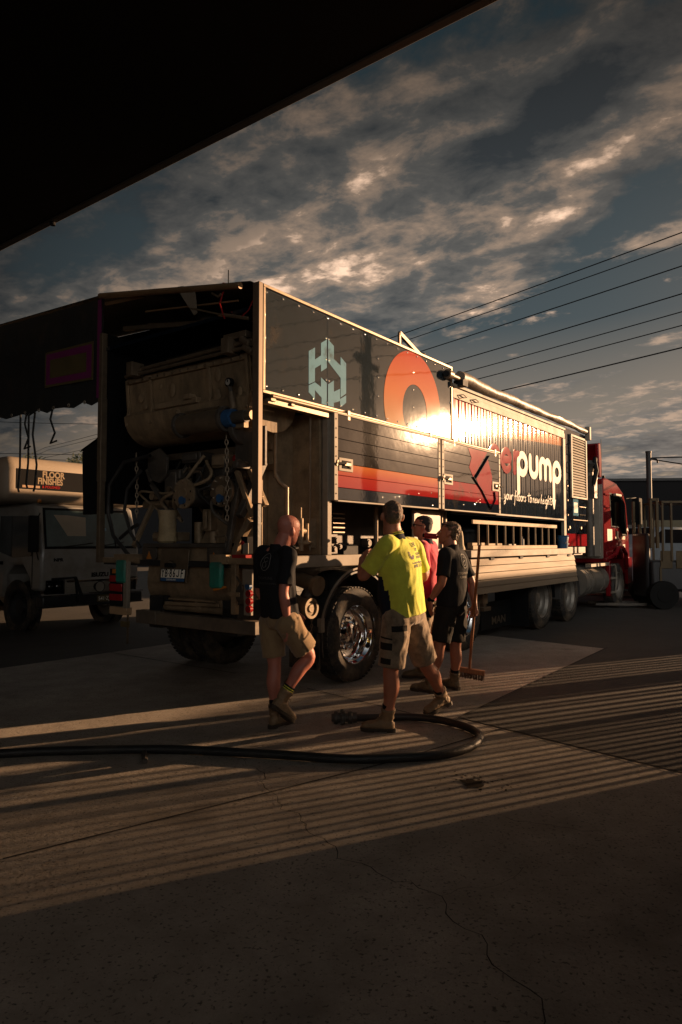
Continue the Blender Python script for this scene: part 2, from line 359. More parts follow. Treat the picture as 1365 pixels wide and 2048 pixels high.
# ------------------------------------------------------------------ ground
g = MB(); g.add([(-220, -60, 0), (220, -60, 0), (220, 400, 0), (-220, 400, 0)], [(0, 1, 2, 3)])
tag(g.build('ground', M_far), kind='structure')
def sheet(name, pts, z, m, kind='structure'):
    b = MB(); b.add([(x, y, z) for x, y in pts], [tuple(range(len(pts)))]); o = b.build(name, m, fix=False)
    if o.data.polygons[0].normal.z < 0: o.data.flip_normals()
    return tag(o, kind=kind)
sheet('concrete_slab', [(-14, -8), (9, -8), (9, 1.0), (2.194+3.6, 4.462-1.3*3.1), (1.016, 5.913), (3.75, 9.75), (2.2, 11.3), (-1.6, 11.45), (-4.1, 8.2), (-12.4, -3.0), (-14, -5)], .004, M_conc)
sheet('asphalt_apron', [(1.016, 5.913), (5.8, .4), (16, 1), (16, 9.2), (3.75, 9.75)], .008, M_asph)
def strip(b, pts, w, z, jit=.0):
    pts = [Vector((x, y, 0)) for x, y in pts]; out = []
    for a, c in zip(pts[:-1], pts[1:]):
        n = max(2, int((c-a).length/.05)) if jit else 2
        for i in range(n): out.append(a.lerp(c, i/n))
    out.append(pts[-1]); vs = []
    for i, p in enumerate(out):
        d = (out[min(i+1, len(out)-1)]-out[max(0, i-1)]).normalized(); nn = Vector((-d.y, d.x, 0))
        if jit: p = p+nn*jit*(noise.noise(p*5)*1.6+noise.noise(p*16)*.7)
        ww = w*(.45+.9*abs(noise.noise(p*7))) if jit else w
        vs += [p+nn*ww/2+Vector((0, 0, z)), p-nn*ww/2+Vector((0, 0, z))]
    b.add(vs, [(2*i, 2*i+1, 2*i+3, 2*i+2) for i in range(len(out)-1)])
b = MB(); strip(b, [(-.35, 7.1), (.9, 5.75), (1.016, 5.913)], .016, .0085)
strip(b, [(-1.6, 3.3), (.36, 4.75), (1.9, 6.1)], .015, .0085); strip(b, [(1.0, 5.93), (6.0, .1)], .02, .0125); strip(b, [(1.0, 5.9), (3.8, 9.82)], .02, .0125)
strip(b, [(-1.2, 7.9), (-3.4, 9.6)], .016, .0085)
tag(b.build('slab_joints', M_crack, fix=False), kind='structure')
b = MB()
for pts, w in (([(-.55, 4.6), (-.38, 4.05), (-.16, 3.6), (.12, 3.2), (.42, 2.95), (.5, 2.72), (.58, 2.5), (.62, 2.25), (.66, 1.9)], .013), ([(.42, 2.95), (.6, 3.05), (.85, 3.2)], .005),
               ([(-1.02, 6.2), (-1.06, 5.85), (-1.2, 5.5)], .008), ([(.9, 3.8), (1.1, 3.66), (1.35, 3.6)], .009), ([(-.55, 4.6), (-.9, 5.0), (-1.5, 5.3)], .006)):
    strip(b, pts, w*.55, .0088, .05)
tag(b.build('slab_cracks', M_crack, fix=False), kind='structure')
b = MB()
rs = random.Random(4)
pts = []
for i in range(26):
    t = 2*math.pi*i/26; rr = .03+.055*rs.random()+.02*math.sin(3*t); pts.append((.82+1.3*rr*math.cos(t), 4.32+1.2*rr*math.sin(t), .0092))
b.add(pts, [tuple(range(26))])
for k in range(40):
    a = rs.random()*6.28; d = .05+.14*rs.random(); cx, cy = .82+d*math.cos(a)*1.4, 4.33+d*math.sin(a)*1.2; r0 = .003+.008*rs.random()
    b.add([(cx+r0*math.cos(q), cy+r0*1.4*math.sin(q), .0094) for q in (0, 1.2, 2.4, 3.6, 5)], [(0, 1, 2, 3, 4)])
tag(b.build('oil_stain', mat('oil_mark', (.03, .022, .016), .9, spec=.1), fix=False), kind='structure')
# distant kerb beyond the truck
b = MB(); b.beam((2.0, 22, .07), (14, 17.2, .07), .25, .14); tag(b.build('kerb', mat('kerb_concrete', (.3, .27, .24), .8, 0, .2, 3)), kind='structure')

# ------------------------------------------------------------------ canopy overhead (edge runs across the view)
can = empty('canopy_roof', (-.8, 5.55, 0), TR, 'dark flat canopy roof overhead across the upper left corner', 'canopy')
b = MB(); b.box(-14, -.05, -7, 22, 5.0, 5.16); b.build('roof_deck', M_shed, can)
b = MB(); b.box(-.05, .03, -7, 22, 4.985, 5.30); b.build('fascia', mat('fascia_metal', (.05, .045, .04), .5, .3), can, .01)
b = MB(); b.cyl((-.01, 2.9, 4.99), (-.01, 2.9, 4.95), .03, 10); b.build('drip_outlet', M_shed, can)
for w in (-6.2, 14.0):
    b = MB(); b.box(-7.2, -7.0, w-.1, w+.1, 0, 4.82); b.build('post', M_shed, can, .01)

# ------------------------------------------------------------------ yard fence on the sun side (outside the frame, casts the stripes)
FW = -6.0
fn = empty('picket_fence', tp(0, FW), TR, 'tall dark yard fence of upright steel pickets on the sunny side', 'fence')
b = MB(); s = 3.45
rs = random.Random(3)
while s < 12.4:
    k = max(0., min(1., (5.4-s)/2.1)); b.box(s, s+(.068+.10*k+.022*rs.random() if s < 7.5 else .08+.03*rs.random()), -.02, .02, .05, 2.2)
    s += (.19+.02*(rs.random()-.5) if s < 7.5 else .24) + (.0 if s < 7.5 or rs.random() < .75 else .07*rs.random())
b.build('pickets', M_fence, fn)
for sp in (3.5, 7.7, 12.3):
    b = MB(); b.box(sp-.055, sp+.055, -.10, -.025, 0, 2.28); b.build('post', M_fence, fn)
for z in (.25, 2.0):
    b = MB(); b.box(3.4, 12.45, .022, .06, z, z+.06); b.build('rail', M_fence, fn)
b = MB(); b.box(-6, 3.35, FW-.15, FW, 0, 3.2); o = b.build('near_shade_wall', M_shed); o.location = P0; o.rotation_euler = (0, 0, TR)  # unseen wall added to keep sun off the nearest ground
tag(o, 'tall dark unseen wall added to shade the near ground', 'wall')
b = MB(); b.box(-7.8, -7.6, .5, 22, 0, 4.98); o = b.build('workshop_shade_wall', M_shed); o.location = P0; o.rotation_euler = (0, 0, TR)  # added out of view to block ambient light from the foreground
tag(o, 'unseen dark workshop wall added behind the camera to dim the foreground', 'wall')
b = MB(); b.box(-7.8, -7.62, -5.95, .45, 0, 2.3); o = b.build('low_shade_wall', M_shed); o.location = P0; o.rotation_euler = (0, 0, TR)  # added out of view, stops the low sky fill reaching the foreground
tag(o, 'unseen low dark wall added behind the camera to keep fill off the foreground', 'wall')
b = MB(); b.box(12.5, 33, FW-.15, FW, 0, 3.05); o = b.build('boundary_wall', M_shed); o.location = P0; o.rotation_euler = (0, 0, TR)
tag(o, 'dark solid boundary wall on the street side beyond the fence', 'wall')

# ================================================================== THE PUMP TRAILER
T = empty('pump_trailer', P0, TR, 'tall dark box trailer with an orange ring and the word pump on its side', 'trailer')
def P(name, b, m=None, parent=None, bevel=0., **k): return b.build(name, m, parent or T, bevel, **k)
# corner post + frame of the upper panel
b = MB(); b.box(-.06, .0, -.01, .07, 1.86, 3.93); P('corner_post', b, mat('post_aluminium', (.15, .105, .07), .55, .3, .2, 6), bevel=.006)
b = MB(); b.box(-.05, .0, .0, .06, 1.25, 1.86); P('lower_post', b, M_blackpaint, bevel=.006)
b = MB(); b.box(-.05, .02, 2.44, 2.5, 1.28, 3.9); b.box(-.055, .025, 2.435, 2.505, 2.2, 3.15, None); P('far_corner_post', b, M_gal, bevel=.005)
# upper panel (two sheets)
for a, c in ((.0, .985), (.99, 3.78)):
    b = MB(); b.box(a, c, .0, .03, 2.925, 3.895); up = P('upper_panel', b, M_panel, bevel=.002)
    if a == 0: up0 = up
    else: up1 = up
b = MB(); f = onside(-.002)
for s0, s1, z0, z1 in ((0, 3.79, 3.895, 3.925), (0, 3.79, 2.895, 2.925), (0, .03, 2.925, 3.895), (3.76, 3.79, 2.925, 3.895)):
    b.box(s0, s1, -.014, .04, z0, z1)
P('panel_trim', b, M_gal, bevel=.003)
b = MB()
k = 0
for i in range(17):
    s = .05+i*.2325
    for z in (2.965, 3.86): b.sph((s, -.004, z), .012, n=8, sc3=(1, .6, 1))
for s in (.03, .965, 1.01, 1.95, 2.75, 3.73):
    for z in (3.2, 3.42, 3.64): b.sph((s, -.004, z), .012, n=8, sc3=(1, .6, 1))
P('rivets', b, M_chrome, up1)
# emblem of interlocking letters
polys = [[(.68, 3.10), (.68, 3.44), (.78, 3.50), (.78, 3.375), (.88, 3.44), (.88, 3.57), (.978, 3.63), (.978, 3.33), (.88, 3.27), (.88, 3.345), (.78, 3.285), (.78, 3.15)],
         [(1.0, 3.635), (1.1, 3.59), (1.1, 3.45), (1.22, 3.405), (1.22, 3.50), (1.32, 3.45), (1.32, 3.12), (1.22, 3.06), (1.22, 3.27), (1.1, 3.34), (1.0, 3.40)],
         [(.68, 3.09), (.78, 3.14), (.88, 3.11), (.88, 3.21), (.978, 3.17), (.978, 2.935), (.89, 2.935), (.89, 3.0), (.78, 3.06), (.78, 2.965), (.68, 3.02)],
         [(1.0, 3.16), (1.1, 3.22), (1.1, 3.10), (1.21, 3.15), (1.21, 3.04), (1.32, 3.1), (1.32, 3.02), (1.24, 2.965), (1.21, 2.985), (1.21, 3.02), (1.1, 2.98), (1.1, 2.935), (1.0, 2.935)]]
b = MB(); f = onside(-.0005)
for q in polys: b.prism(q, f, 0, .002)
P('emblem', b, M_logo, up0)
# the big orange ring, clipped by the panel edges
def ring_poly(b, cx, cz, rx, rz, ix, iz, icx, icz, n, m1, m2, f):
    lo, hi = 2.93, 3.89
    for i in range(n):
        t0, t1 = 2*math.pi*i/n, 2*math.pi*(i+1)/n
        q = []
        for t, A in ((t0, 0), (t1, 0), (t1, 1), (t0, 1)):
            if A == 0: q.append((cx+rx*math.cos(t), cz+rz*math.sin(t)))
            else: q.append((icx+ix*math.cos(t), icz+iz*math.sin(t)))
        if all(p[1] <= lo+1e-4 for p in q): continue
        q = [(u, min(hi, max(lo, v))) for u, v in q]
        ar = abs(sum(q[j][0]*q[(j+1) % 4][1]-q[(j+1) % 4][0]*q[j][1] for j in range(4)))
        if ar < 1e-5: continue
        b.add([f(u, v, .0025) for u, v in q], [(0, 1, 2, 3)], m1)
b = MB(); ring_poly(b, 2.76, 3.2, .69, .70, .30, .34, 2.79, 3.15, 96, None, None, onside(-.0005))
def gradient_mat(name, stops, axis=2, rough=.09, wav=.05, ws=1.6, spec=.75):
    rough = .038; wav = .25
    m = bpy.data.materials.new(name); m.use_nodes = True; nt = m.node_tree; N = nt.nodes; L = nt.links; bs = N['Principled BSDF']
    bs.inputs['Roughness'].default_value = rough; bs.inputs['Specular IOR Level'].default_value = spec
    tc = N.new('ShaderNodeTexCoord'); sp = N.new('ShaderNodeSeparateXYZ'); L.new(tc.outputs['Object'], sp.inputs[0])
    n2 = N.new('ShaderNodeTexNoise'); n2.inputs['Scale'].default_value = 3; L.new(tc.outputs['Object'], n2.inputs[0])
    mm = N.new('ShaderNodeMath'); mm.operation = 'MULTIPLY_ADD'; L.new(n2.outputs[0], mm.inputs[0]); mm.inputs[1].default_value = .06
    L.new(sp.outputs[axis], mm.inputs[2])
    mr = N.new('ShaderNodeMapRange'); mr.inputs[1].default_value = stops[0][0]; mr.inputs[2].default_value = stops[-1][0]; L.new(mm.outputs[0], mr.inputs[0])
    rp = N.new('ShaderNodeValToRGB'); cr = rp.color_ramp
    while len(cr.elements) < len(stops): cr.elements.new(.5)
    for e, (p, c) in zip(cr.elements, stops): e.position = (p-stops[0][0])/(stops[-1][0]-stops[0][0]); e.color = (*c, 1)
    L.new(mr.outputs[0], rp.inputs[0]); L.new(rp.outputs[0], bs.inputs['Base Color'])
    nb = N.new('ShaderNodeTexNoise'); nb.inputs['Scale'].default_value = ws; L.new(tc.outputs['Object'], nb.inputs[0])
    bp = N.new('ShaderNodeBump'); bp.inputs['Strength'].default_value = wav; bp.inputs['Distance'].default_value = .01; L.new(nb.outputs[0], bp.inputs['Height']); L.new(bp.outputs[0], bs.inputs['Normal'])
    return m
M_ring = gradient_mat('sunset_film', [(2.95, (.34, .17, .06)), (3.35, (.42, .12, .03)), (3.9, (.38, .05, .02))])
P('orange_ring', b, M_ring, up1, fix=False)
# rail under the upper panel
b = MB(); b.cyl((.1, -.03, 2.875), (5.28, -.03, 2.895), .022, 12)
for s in (1.3, 3.1, 3.75, 5.1): b.box(s-.02, s+.02, -.058, -.0, 2.82, 2.92)
P('hinge_rail', b, M_gal)
b = MB(); b.box(.05, 1.0, -.03, .05, 2.80, 2.85); b.box(.07, .14, -.05, -.03, 2.825, 2.855, None); b.box(.36, .41, -.05, -.03, 2.825, 2.85); P('header_rail', b, M_gal, bevel=.004)
# drop side doors made of horizontal planks
M_sunset = gradient_mat('sunset_band', [(2.08, (.24, .012, .017)), (2.24, (.30, .03, .02)), (2.36, (.42, .12, .03))])
def plank_door(s0, s1, star=False):
    zt, zb = 2.855, 1.955
    b = MB(); n = 7; h = (zt-zb)/n
    for i in range(n):
        z0 = zb+i*h; m = M_navy if i == 0 else ((M_red if star else M_sunset) if i in (1, 2) else M_door)
        b.box(s0+.06, s1-.05, -.055, -.02, z0+.0012, z0+h-.0012, m)
    d = P('side_door', b, bevel=.003)
    b = MB(); b.box(s0+.05, s1-.04, -.03, -.014, zb, zt); P('backing', b, M_ink, d)
    b = MB()
    b.box(s0, s0+.065, -.062, -.01, zb-.01, zt+.01); b.box(s1-.055, s1, -.062, -.01, zb-.01, zt+.01)
    b.box(s0+.065, s1-.055, -.060, -.01, zt, zt+.02); b.box(s0+.065, s1-.055, -.060, -.01, zb-.022, zb-.002)
    P('door_frame', b, M_aluw, d, bevel=.004)
    b = MB()
    for i in range(9):
        z = zb+.06+i*.098
        for s in (s0+.03, s1-.028): b.sph((s, -.063, z), .008, n=8)
    rr = random.Random(int(s0*10))
    for i in range(7):
        b.sph((s0+.2+rr.random()*(s1-s0-.4), -.055, zb+.02+rr.random()*.17), .012, n=7, sc3=(.5+rr.random(), .2, .6+rr.random()))
    P('door_rivets', b, M_chrome, d)  # rivets on the door frame and its lower planks
    return d
d1 = plank_door(1.03, 3.34); d2 = plank_door(3.38, 5.26, True)
def latch(s, z, par, left=True):
    b = MB(); b.box(s, s+.25, -.066, -.05, z-.07, z+.07, M_aluw); b.box(s+.05, s+.21, -.0665-.004, -.066, z-.042, z+.042, M_ink)
    b.box(s+.08, s+.19, -.085, -.066, z-.012, z+.022, M_gal); b.cyl((s+.17, -.075, z-.03), (s+.17, -.075, z+.03), .012, 8, m=M_gal)
    q = (s-.08, s+.09) if left else (s+.16, s+.36)
    b.beam((q[0], -.09, z), (q[1], -.09, z+.01), .02, .022, M_ink); b.beam((q[0], -.09, z-.03), (q[0]+.02, -.09, z+.035), .02, .02, M_gal)
    P('door_latch', b, None, par, bevel=.006)
latch(1.11, 2.33, d1); latch(3.43, 2.35, d2); latch(4.96, 2.355, d2, False)
# red figure and outline on the second door (stand proud of the planks)
b = MB(); f = onside(-.0555)
b.prism([(4.16, 2.845), (4.80, 2.845), (4.32, 2.44), (4.19, 2.57), (4.27, 2.71)], f, 0, .003)
b.prism([(4.82, 2.74), (4.97, 2.49), (4.93, 2.33), (4.75, 2.24), (4.58, 2.27), (4.42, 2.42)], f, 0, .003)
P('red_figure', b, M_red, d2)
b = MB()
pts = [(4.30, 2.44), (4.58, 2.27), (4.90, 2.00), (5.06, 2.16), (5.03, 2.27)]
for p, q in zip(pts[:-1], pts[1:]): b.beam(f(*p, .004), f(*q, .004), .006, .035, up=(0, 1, 0))
b.beam(f(4.36, 2.42, .004), f(4.84, 2.80, .004), .006, .05, up=(0, 1, 0))
P('outline_graphic', b, M_navy, d2)
# --- corrugated curtain wall with lettering
def corr_mat():
    m = bpy.data.materials.new('printed_corrugated_curtain'); m.use_nodes = True; nt = m.node_tree; N = nt.nodes; L = nt.links; bs = N['Principled BSDF']
    bs.inputs['Roughness'].default_value = .062; bs.inputs['Specular IOR Level'].default_value = .6
    tc = N.new('ShaderNodeTexCoord'); sp = N.new('ShaderNodeSeparateXYZ'); L.new(tc.outputs['Object'], sp.inputs[0])
    def M(op, a, b_):
        n = N.new('ShaderNodeMath'); n.operation = op
        for i, v in enumerate((a, b_)):
            if isinstance(v, (int, float)): n.inputs[i].default_value = v
            else: L.new(v, n.inputs[i])
        return n.outputs[0]
    # height of the sunset band falls from 3.0 at s=4.6 to 3.34 at s=8.3
    ss = M('SUBTRACT', sp.outputs[0], 3.8); edge = M('ADD', M('MULTIPLY', M('POWER', M('MAXIMUM', ss, 0), .6), .17), 2.93)
    dz = M('SUBTRACT', sp.outputs[2], edge)
    rp = N.new('ShaderNodeValToRGB'); cr = rp.color_ramp; cr.elements.new(.5); cr.elements.new(.5)
    for e, (p, c) in zip(cr.elements, ((.0, (.008, .014, .022)), (.02, (.36, .14, .04)), (.28, (.40, .11, .03)), (.42, (.32, .03, .025)))): e.position = p; e.color = (*c, 1)
    mr = M('ADD', dz, .01); L.new(mr, rp.inputs[0])
    n = N.new('ShaderNodeTexNoise'); n.inputs['Scale'].default_value = 6; n.inputs['Detail'].default_value = 8; L.new(tc.outputs['Object'], n.inputs[0])
    r2 = N.new('ShaderNodeValToRGB'); r2.color_ramp.elements[0].position = .6; r2.color_ramp.elements[1].position = .8; r2.color_ramp.elements[1].color = (.5, .5, .5, 1); L.new(n.outputs[0], r2.inputs[0])
    mx = N.new('ShaderNodeMix'); mx.data_type = 'RGBA'; L.new(r2.outputs[0], mx.inputs[0]); L.new(rp.outputs[0], mx.inputs[6]); mx.inputs[7].default_value = (.10, .07, .045, 1)
    L.new(mx.outputs[2], bs.inputs['Base Color']); return m
b = MB(); n = 560; s0, s1 = 3.84, 8.30; vs = []
def corr_w(s): 
    ph = ((s-s0) % .205)/.205
    return .006 - .008*max(0., min(1., (math.cos(2*math.pi*ph)+.35)*1.1))
for i in range(n+1):
    s = s0+(s1-s0)*i/n; w = corr_w(s)
    vs += [(s, w, 1.96), (s, w, 3.50)]
b.add(vs, [(2*i, 2*i+2, 2*i+3, 2*i+1) for i in range(n)])
cw = P('corrugated_wall', b, corr_mat(), ang=25)
b = MB(); b.box(3.8, 9.70, .03, .06, 1.9, 3.7); b.box(3.8, 3.84, -.01, .03, 1.96, 3.52); P('inner_wall', b, M_navy)
b = MB()
b.box(3.8, 8.42, -.015, .04, 3.505, 3.60); b.box(3.8, 8.42, -.03, .04, 3.66, 3.70); b.box(3.8, 8.42, -.005, .04, 3.60, 3.66)
b.box(3.81, 8.42, -.02, .03, 1.925, 1.955); b.box(8.305, 8.43, -.02, .04, 1.62, 3.5)
P('curtain_frame', b, M_aluw, bevel=.004)
b = MB()
for s in (3.95, 4.35): b.tube([(s, -.03, 3.56), (s+.1, -.05, 3.58), (s+.2, -.05, 3.555), (s+.1, -.05, 3.535), (s, -.03, 3.56)], .008, 6)
P('lashing_rings', b, M_black)
def seg(pts): return [Vector((x, 0, z)) for x, z in pts]
def arc(cx, cz, rx, rz, a0, a1, n=14): return [(cx+rx*math.cos(R(a0+(a1-a0)*i/n)), cz+rz*math.sin(R(a0+(a1-a0)*i/n))) for i in range(n+1)]
def stroke_word(b, strokes, x0, z0, sx, sz, r, w0, m=None):
    for st in strokes:
        pts = [Vector((x0+x*sx, w0, z0+z*sz)) for x, z in st]
        b.tube(pts, r, 10, m, flat=(0, 1, 0))
        for e in (pts[0], pts[-1]):
            b.sph(e, r, m, 10, (1, .0009/r*.9, 1))
pump = []
def word_p(x): return [arc(x+.5, .5, .36, .5, 0, 360, 22), [(x+.14, .5), (x+.14, -1.0)]]
pump += word_p(0)
pump += [[(1.22, 1.0), (1.22, .42)]+arc(1.55, .42, .33, .42, 180, 360, 12)+[(1.88, 1.0)]]
pump += [[(2.2, 0), (2.2, .6)]+arc(2.46, .62, .26, .38, 180, 0, 10)+[(2.72, 0)], [(2.72, .62)]+arc(2.98, .62, .26, .38, 180, 0, 10)+[(3.24, 0)]]
pump += [arc(3.96, .5, .36, .5, 0, 360, 22), [(3.6, .5), (3.6, -1.05)]]
b = MB(); stroke_word(b, pump, 6.05, 2.66, .485, .31, .063, -.007)
b.prism([(7.70, 2.30), (7.89, 2.30), (7.82, 2.12), (7.78, 2.12)], onside(-.006), 0, .0015); P('lettering', b, M_white, cw)
er = word_p(-.25)+[[(.84, .5), (1.52, .56)]+arc(1.18, .5, .34, .5, 12, 320, 16), [(1.86, 0), (1.86, 1.0)], [(1.86, .5)]+arc(2.16, .55, .30, .42, 170, 70, 8)]
b = MB(); stroke_word(b, er, 5.06, 2.66, .485, .31, .060, -.007); P('lettering', b, M_red, cw)
# handwritten line  ...your floors to new heights
SCR = {'.': ([(.1, .02), (.14, .02)],), 'y': ([(.05, .5), (.12, .1), (.35, .1), (.5, .5)], [(.5, .5), (.38, -.35), (.15, -.5), (.1, -.25), (.6, .1)]), 'o': (arc(.3, .25, .2, .25, 90, 450, 10), [(.3, .5), (.6, .42)]),
       'u': ([(.05, .5), (.1, .08), (.3, .03), (.45, .5)], [(.45, .5), (.48, .05), (.6, .1)]), 'r': ([(.05, .5), (.1, 0)], [(.1, .3), (.3, .52), (.5, .42)]), 'f': ([(.5, .85), (.32, 1.0), (.2, .5), (.1, -.55), (-.05, -.3)], [(.0, .4), (.5, .45)]),
       'l': ([(.1, .1), (.4, .7), (.3, 1.0), (.15, .5), (.15, .05), (.4, .05)],), 's': ([(.4, .5), (.15, .38), (.38, .15), (.2, .0), (.0, .08)],), 't': ([(.3, .95), (.2, .1), (.4, .02)], [(-.1, .62), (.75, .72)]),
       'n': ([(.05, .5), (.08, 0)], [(.08, .3), (.3, .5), (.4, .3), (.42, 0), (.55, .1)]), 'e': ([(.1, .25), (.4, .35), (.3, .5), (.1, .3), (.15, .03), (.5, .1)],), 'w': ([(.05, .5), (.1, .05), (.3, .1), (.35, .4)], [(.35, .4), (.4, .05), (.6, .1), (.65, .5)]),
       'h': ([(.25, 1.0), (.1, .5), (.08, 0)], [(.1, .3), (.3, .5), (.4, .3), (.42, 0), (.55, .08)]), 'i': ([(.15, .5), (.12, .05), (.3, .05)], [(.2, .72), (.22, .75)]), 'g': (arc(.25, .27, .2, .23, 60, 420, 10), [(.45, .5), (.38, -.35), (.1, -.5), (.1, -.3), (.55, .1)])}
b = MB(); x = 5.36; sz = .165; sw = .166
for ch in '...your floors to new heights':
    if ch == ' ': x += .30*sw; continue
    for st in SCR[ch]:
        pts = [Vector((x+(u+.12*v)*sw, -.011, 2.19+v*sz)) for u, v in st]; b.tube(pts, .0105, 6, flat=(0, 1, 0))
    x += {'.': .28, 'i': .34, 'l': .42, 'f': .5, 't': .52, 'w': .75, 'r': .5}.get(ch, .58)*sw
b.tube([Vector((x-.02, -.011, 2.30)), Vector((7.72, -.011, 2.32))], .009, 6, flat=(0, 1, 0))
P('slogan_lettering', b, M_white, cw)
# --- front section with louvres
b = MB(); b.box(8.43, 9.70, -.012, .06, 1.44, 3.72, None); fp = P('front_wall', b, M_navy, bevel=.004)
b = MB(); b.box(8.44, 9.69, -.018, -.0125, 1.44, 1.68); P('red_band', b, M_red, fp)
b = MB(); b.box(8.70, 9.66, -.022, -.0125, 2.40, 3.60, M_ink)
for i in range(22):
    z = 2.44+i*.0525
    b.add([(8.75, -.05, z), (9.60, -.05, z), (9.60, -.022, z+.045), (8.75, -.022, z+.045), (8.75, -.045, z-.006), (9.60, -.045, z-.006), (9.60, -.0225, z+.036), (8.75, -.0225, z+.036)],
          [(0, 1, 2, 3), (7, 6, 5, 4), (0, 4, 5, 1), (3, 2, 6, 7), (0, 3, 7, 4), (1, 5, 6, 2)], M_aluw)
lv = P('louvre_grille', b)
b = MB(); b.box(8.68, 8.75, -.055, -.022, 2.38, 3.63); b.box(9.60, 9.67, -.055, -.022, 2.38, 3.63); b.box(8.75, 9.60, -.055, -.022, 3.585, 3.63); b.box(8.75, 9.60, -.055, -.022, 2.38, 2.42); P('grille_frame', b, M_aluw, lv, bevel=.004)
b = MB(); b.box(8.86, 9.17, -.017, -.0125, 2.04, 2.37, M_logo); b.box(8.90, 9.13, -.0185, -.017, 2.10, 2.30, M_white); P('instruction_plate', b, None, fp)
b = MB()
for i in range(5): b.box(9.24+i*.085, 9.29+i*.085, -.025, -.0125, 2.22, 2.235)
for i in range(3): b.sph((9.28+i*.13, -.02, 2.06), .022, n=8)
for i in range(6): b.cyl((8.52, -.012, 2.6-i*.28), (8.52, -.03, 2.6-i*.28), .016, 8)
for s in (8.6, 9.3): b.cyl((s, -.012, 1.80), (s, -.035, 1.80), .03, 10)
b.cyl((8.75, -.04, 1.95), (9.66, -.04, 1.95), .013, 8)
P('fittings', b, M_gal, fp)
for z0 in (2.5, 2.85, 3.2):
    b = MB(); b.tube([(8.60, -.012, z0), (8.60, -.05, z0+.03), (8.60, -.05, z0+.2), (8.60, -.012, z0+.23)], .01, 8); P('grab_handle', b, M_blackpaint, fp)
# body shell: roof, far wall, floor
b = MB(); b.box(.0, 9.72, .06, 2.44, 3.70, 3.74); b.box(3.8, 9.72, 2.44, 2.5, 1.44, 3.74); b.box(9.66, 9.72, .06, 2.44, 1.44, 3.70); P('body_shell', b, M_navy)
b = MB(); b.box(.03, 1.34, 2.445, 2.475, 1.95, 3.90); b.prism([(.1, 3.74), (2.52, 3.74), (2.52, 4.37), (.35, 3.99), (.12, 3.93)], lambda u, v, t: Vector((t, u, v)), 1.15, 1.19); b.prism([(2.52, 3.55), (7.5, 3.75), (7.5, 4.56), (2.52, 4.34)], lambda u, v, t: Vector((t, u, v)), 1.15, 1.19); P('rear_liner', b, M_ink)
b = MB(); b.box(.0, 3.8, .03, .08, 3.70, 3.895); b.box(.3, 3.8, 2.45, 2.5, 1.95, 3.70); P('roof_side_rail', b, M_blackpaint)
# rolled tarp along the roof edge
b = MB(); pts = []; rs_ = []
for i in range(60):
    s = 3.95+i*(9.68-3.95)/59
    pts.append((s, -.04+.02*noise.noise(Vector((s*1.3, 0, 0))), 3.80+.035*noise.noise(Vector((s*1.1, 3, 0))))); rs_.append(.082-.03*i/59+.012*noise.noise(Vector((s*1.3, 9, 0))))
b.tube(pts, .1, 16, rs=rs_)
for i, v in enumerate(b.v): v += Vector((0, .010*noise.noise(v*9), .016*noise.noise(Vector((v.x*3, v.y*16, v.z*16)))))
P('rolled_tarp', b, M_tarpg)
b = MB(); b.cyl((3.60, -.05, 3.78), (3.98, -.05, 3.78), .035, 12, m=M_gal); b.cyl((3.56, -.05, 3.78), (3.66, -.05, 3.78), .065, 12, m=M_gal); b.cyl((3.52, -.05, 3.78), (3.56, -.05, 3.78), .04, 8, m=M_black); b.box(3.9, 4.05, -.12, .03, 3.68, 3.76, M_black)
P('tarp_winder', b)
b = MB(); b.box(9.66, 9.76, -.12, -.02, 3.62, 3.90); P('roof_end_bracket', b, M_aluw, bevel=.01)
b = MB(); b.beam((2.62, .12, 4.13), (3.40, .25, 4.02), .04, .05); b.beam((2.62, .12, 4.13), (2.62, .12, 3.92), .03, .03); P('roof_prop', b, M_gal)
b = MB(); b.cyl((3.50, .3, 3.9), (3.50, .3, 4.1), .05, 12); P('roof_vent', b, M_black)
# deck rail and chassis
b = MB(); b.box(-.5+.5, 1.95, -.02, .05, 1.255, 1.375); P('deck_rail', b, M_aluw, bevel=.008)
b = MB(); b.box(1.90, 2.30, -.03, .05, 1.23, 1.385); P('deck_rail_end', b, mat('grey_rail_cover', (.2, .19, .18), .5, .3, .2, 5), bevel=.01)
b = MB()
for s in (1.93, 2.03): b.cyl((s, -.03, 1.32), (s, -.045, 1.32), .016, 8)
P('bolts', b, M_ink)
b = MB(); b.box(2.3, 9.70, .02, .08, 1.30, 1.42); b.box(.3, 9.6, .75, .9, .95, 1.25); b.box(.3, 9.6, 1.6, 1.75, .95, 1.25); b.box(.02, 9.7, .08, 2.45, 1.26, 1.32)
for s in (1.0, 2.6, 4.9, 6.4, 8.0): b.box(s, s+.1, .9, 1.6, .98, 1.2)
P('chassis', b, M_blackpaint)
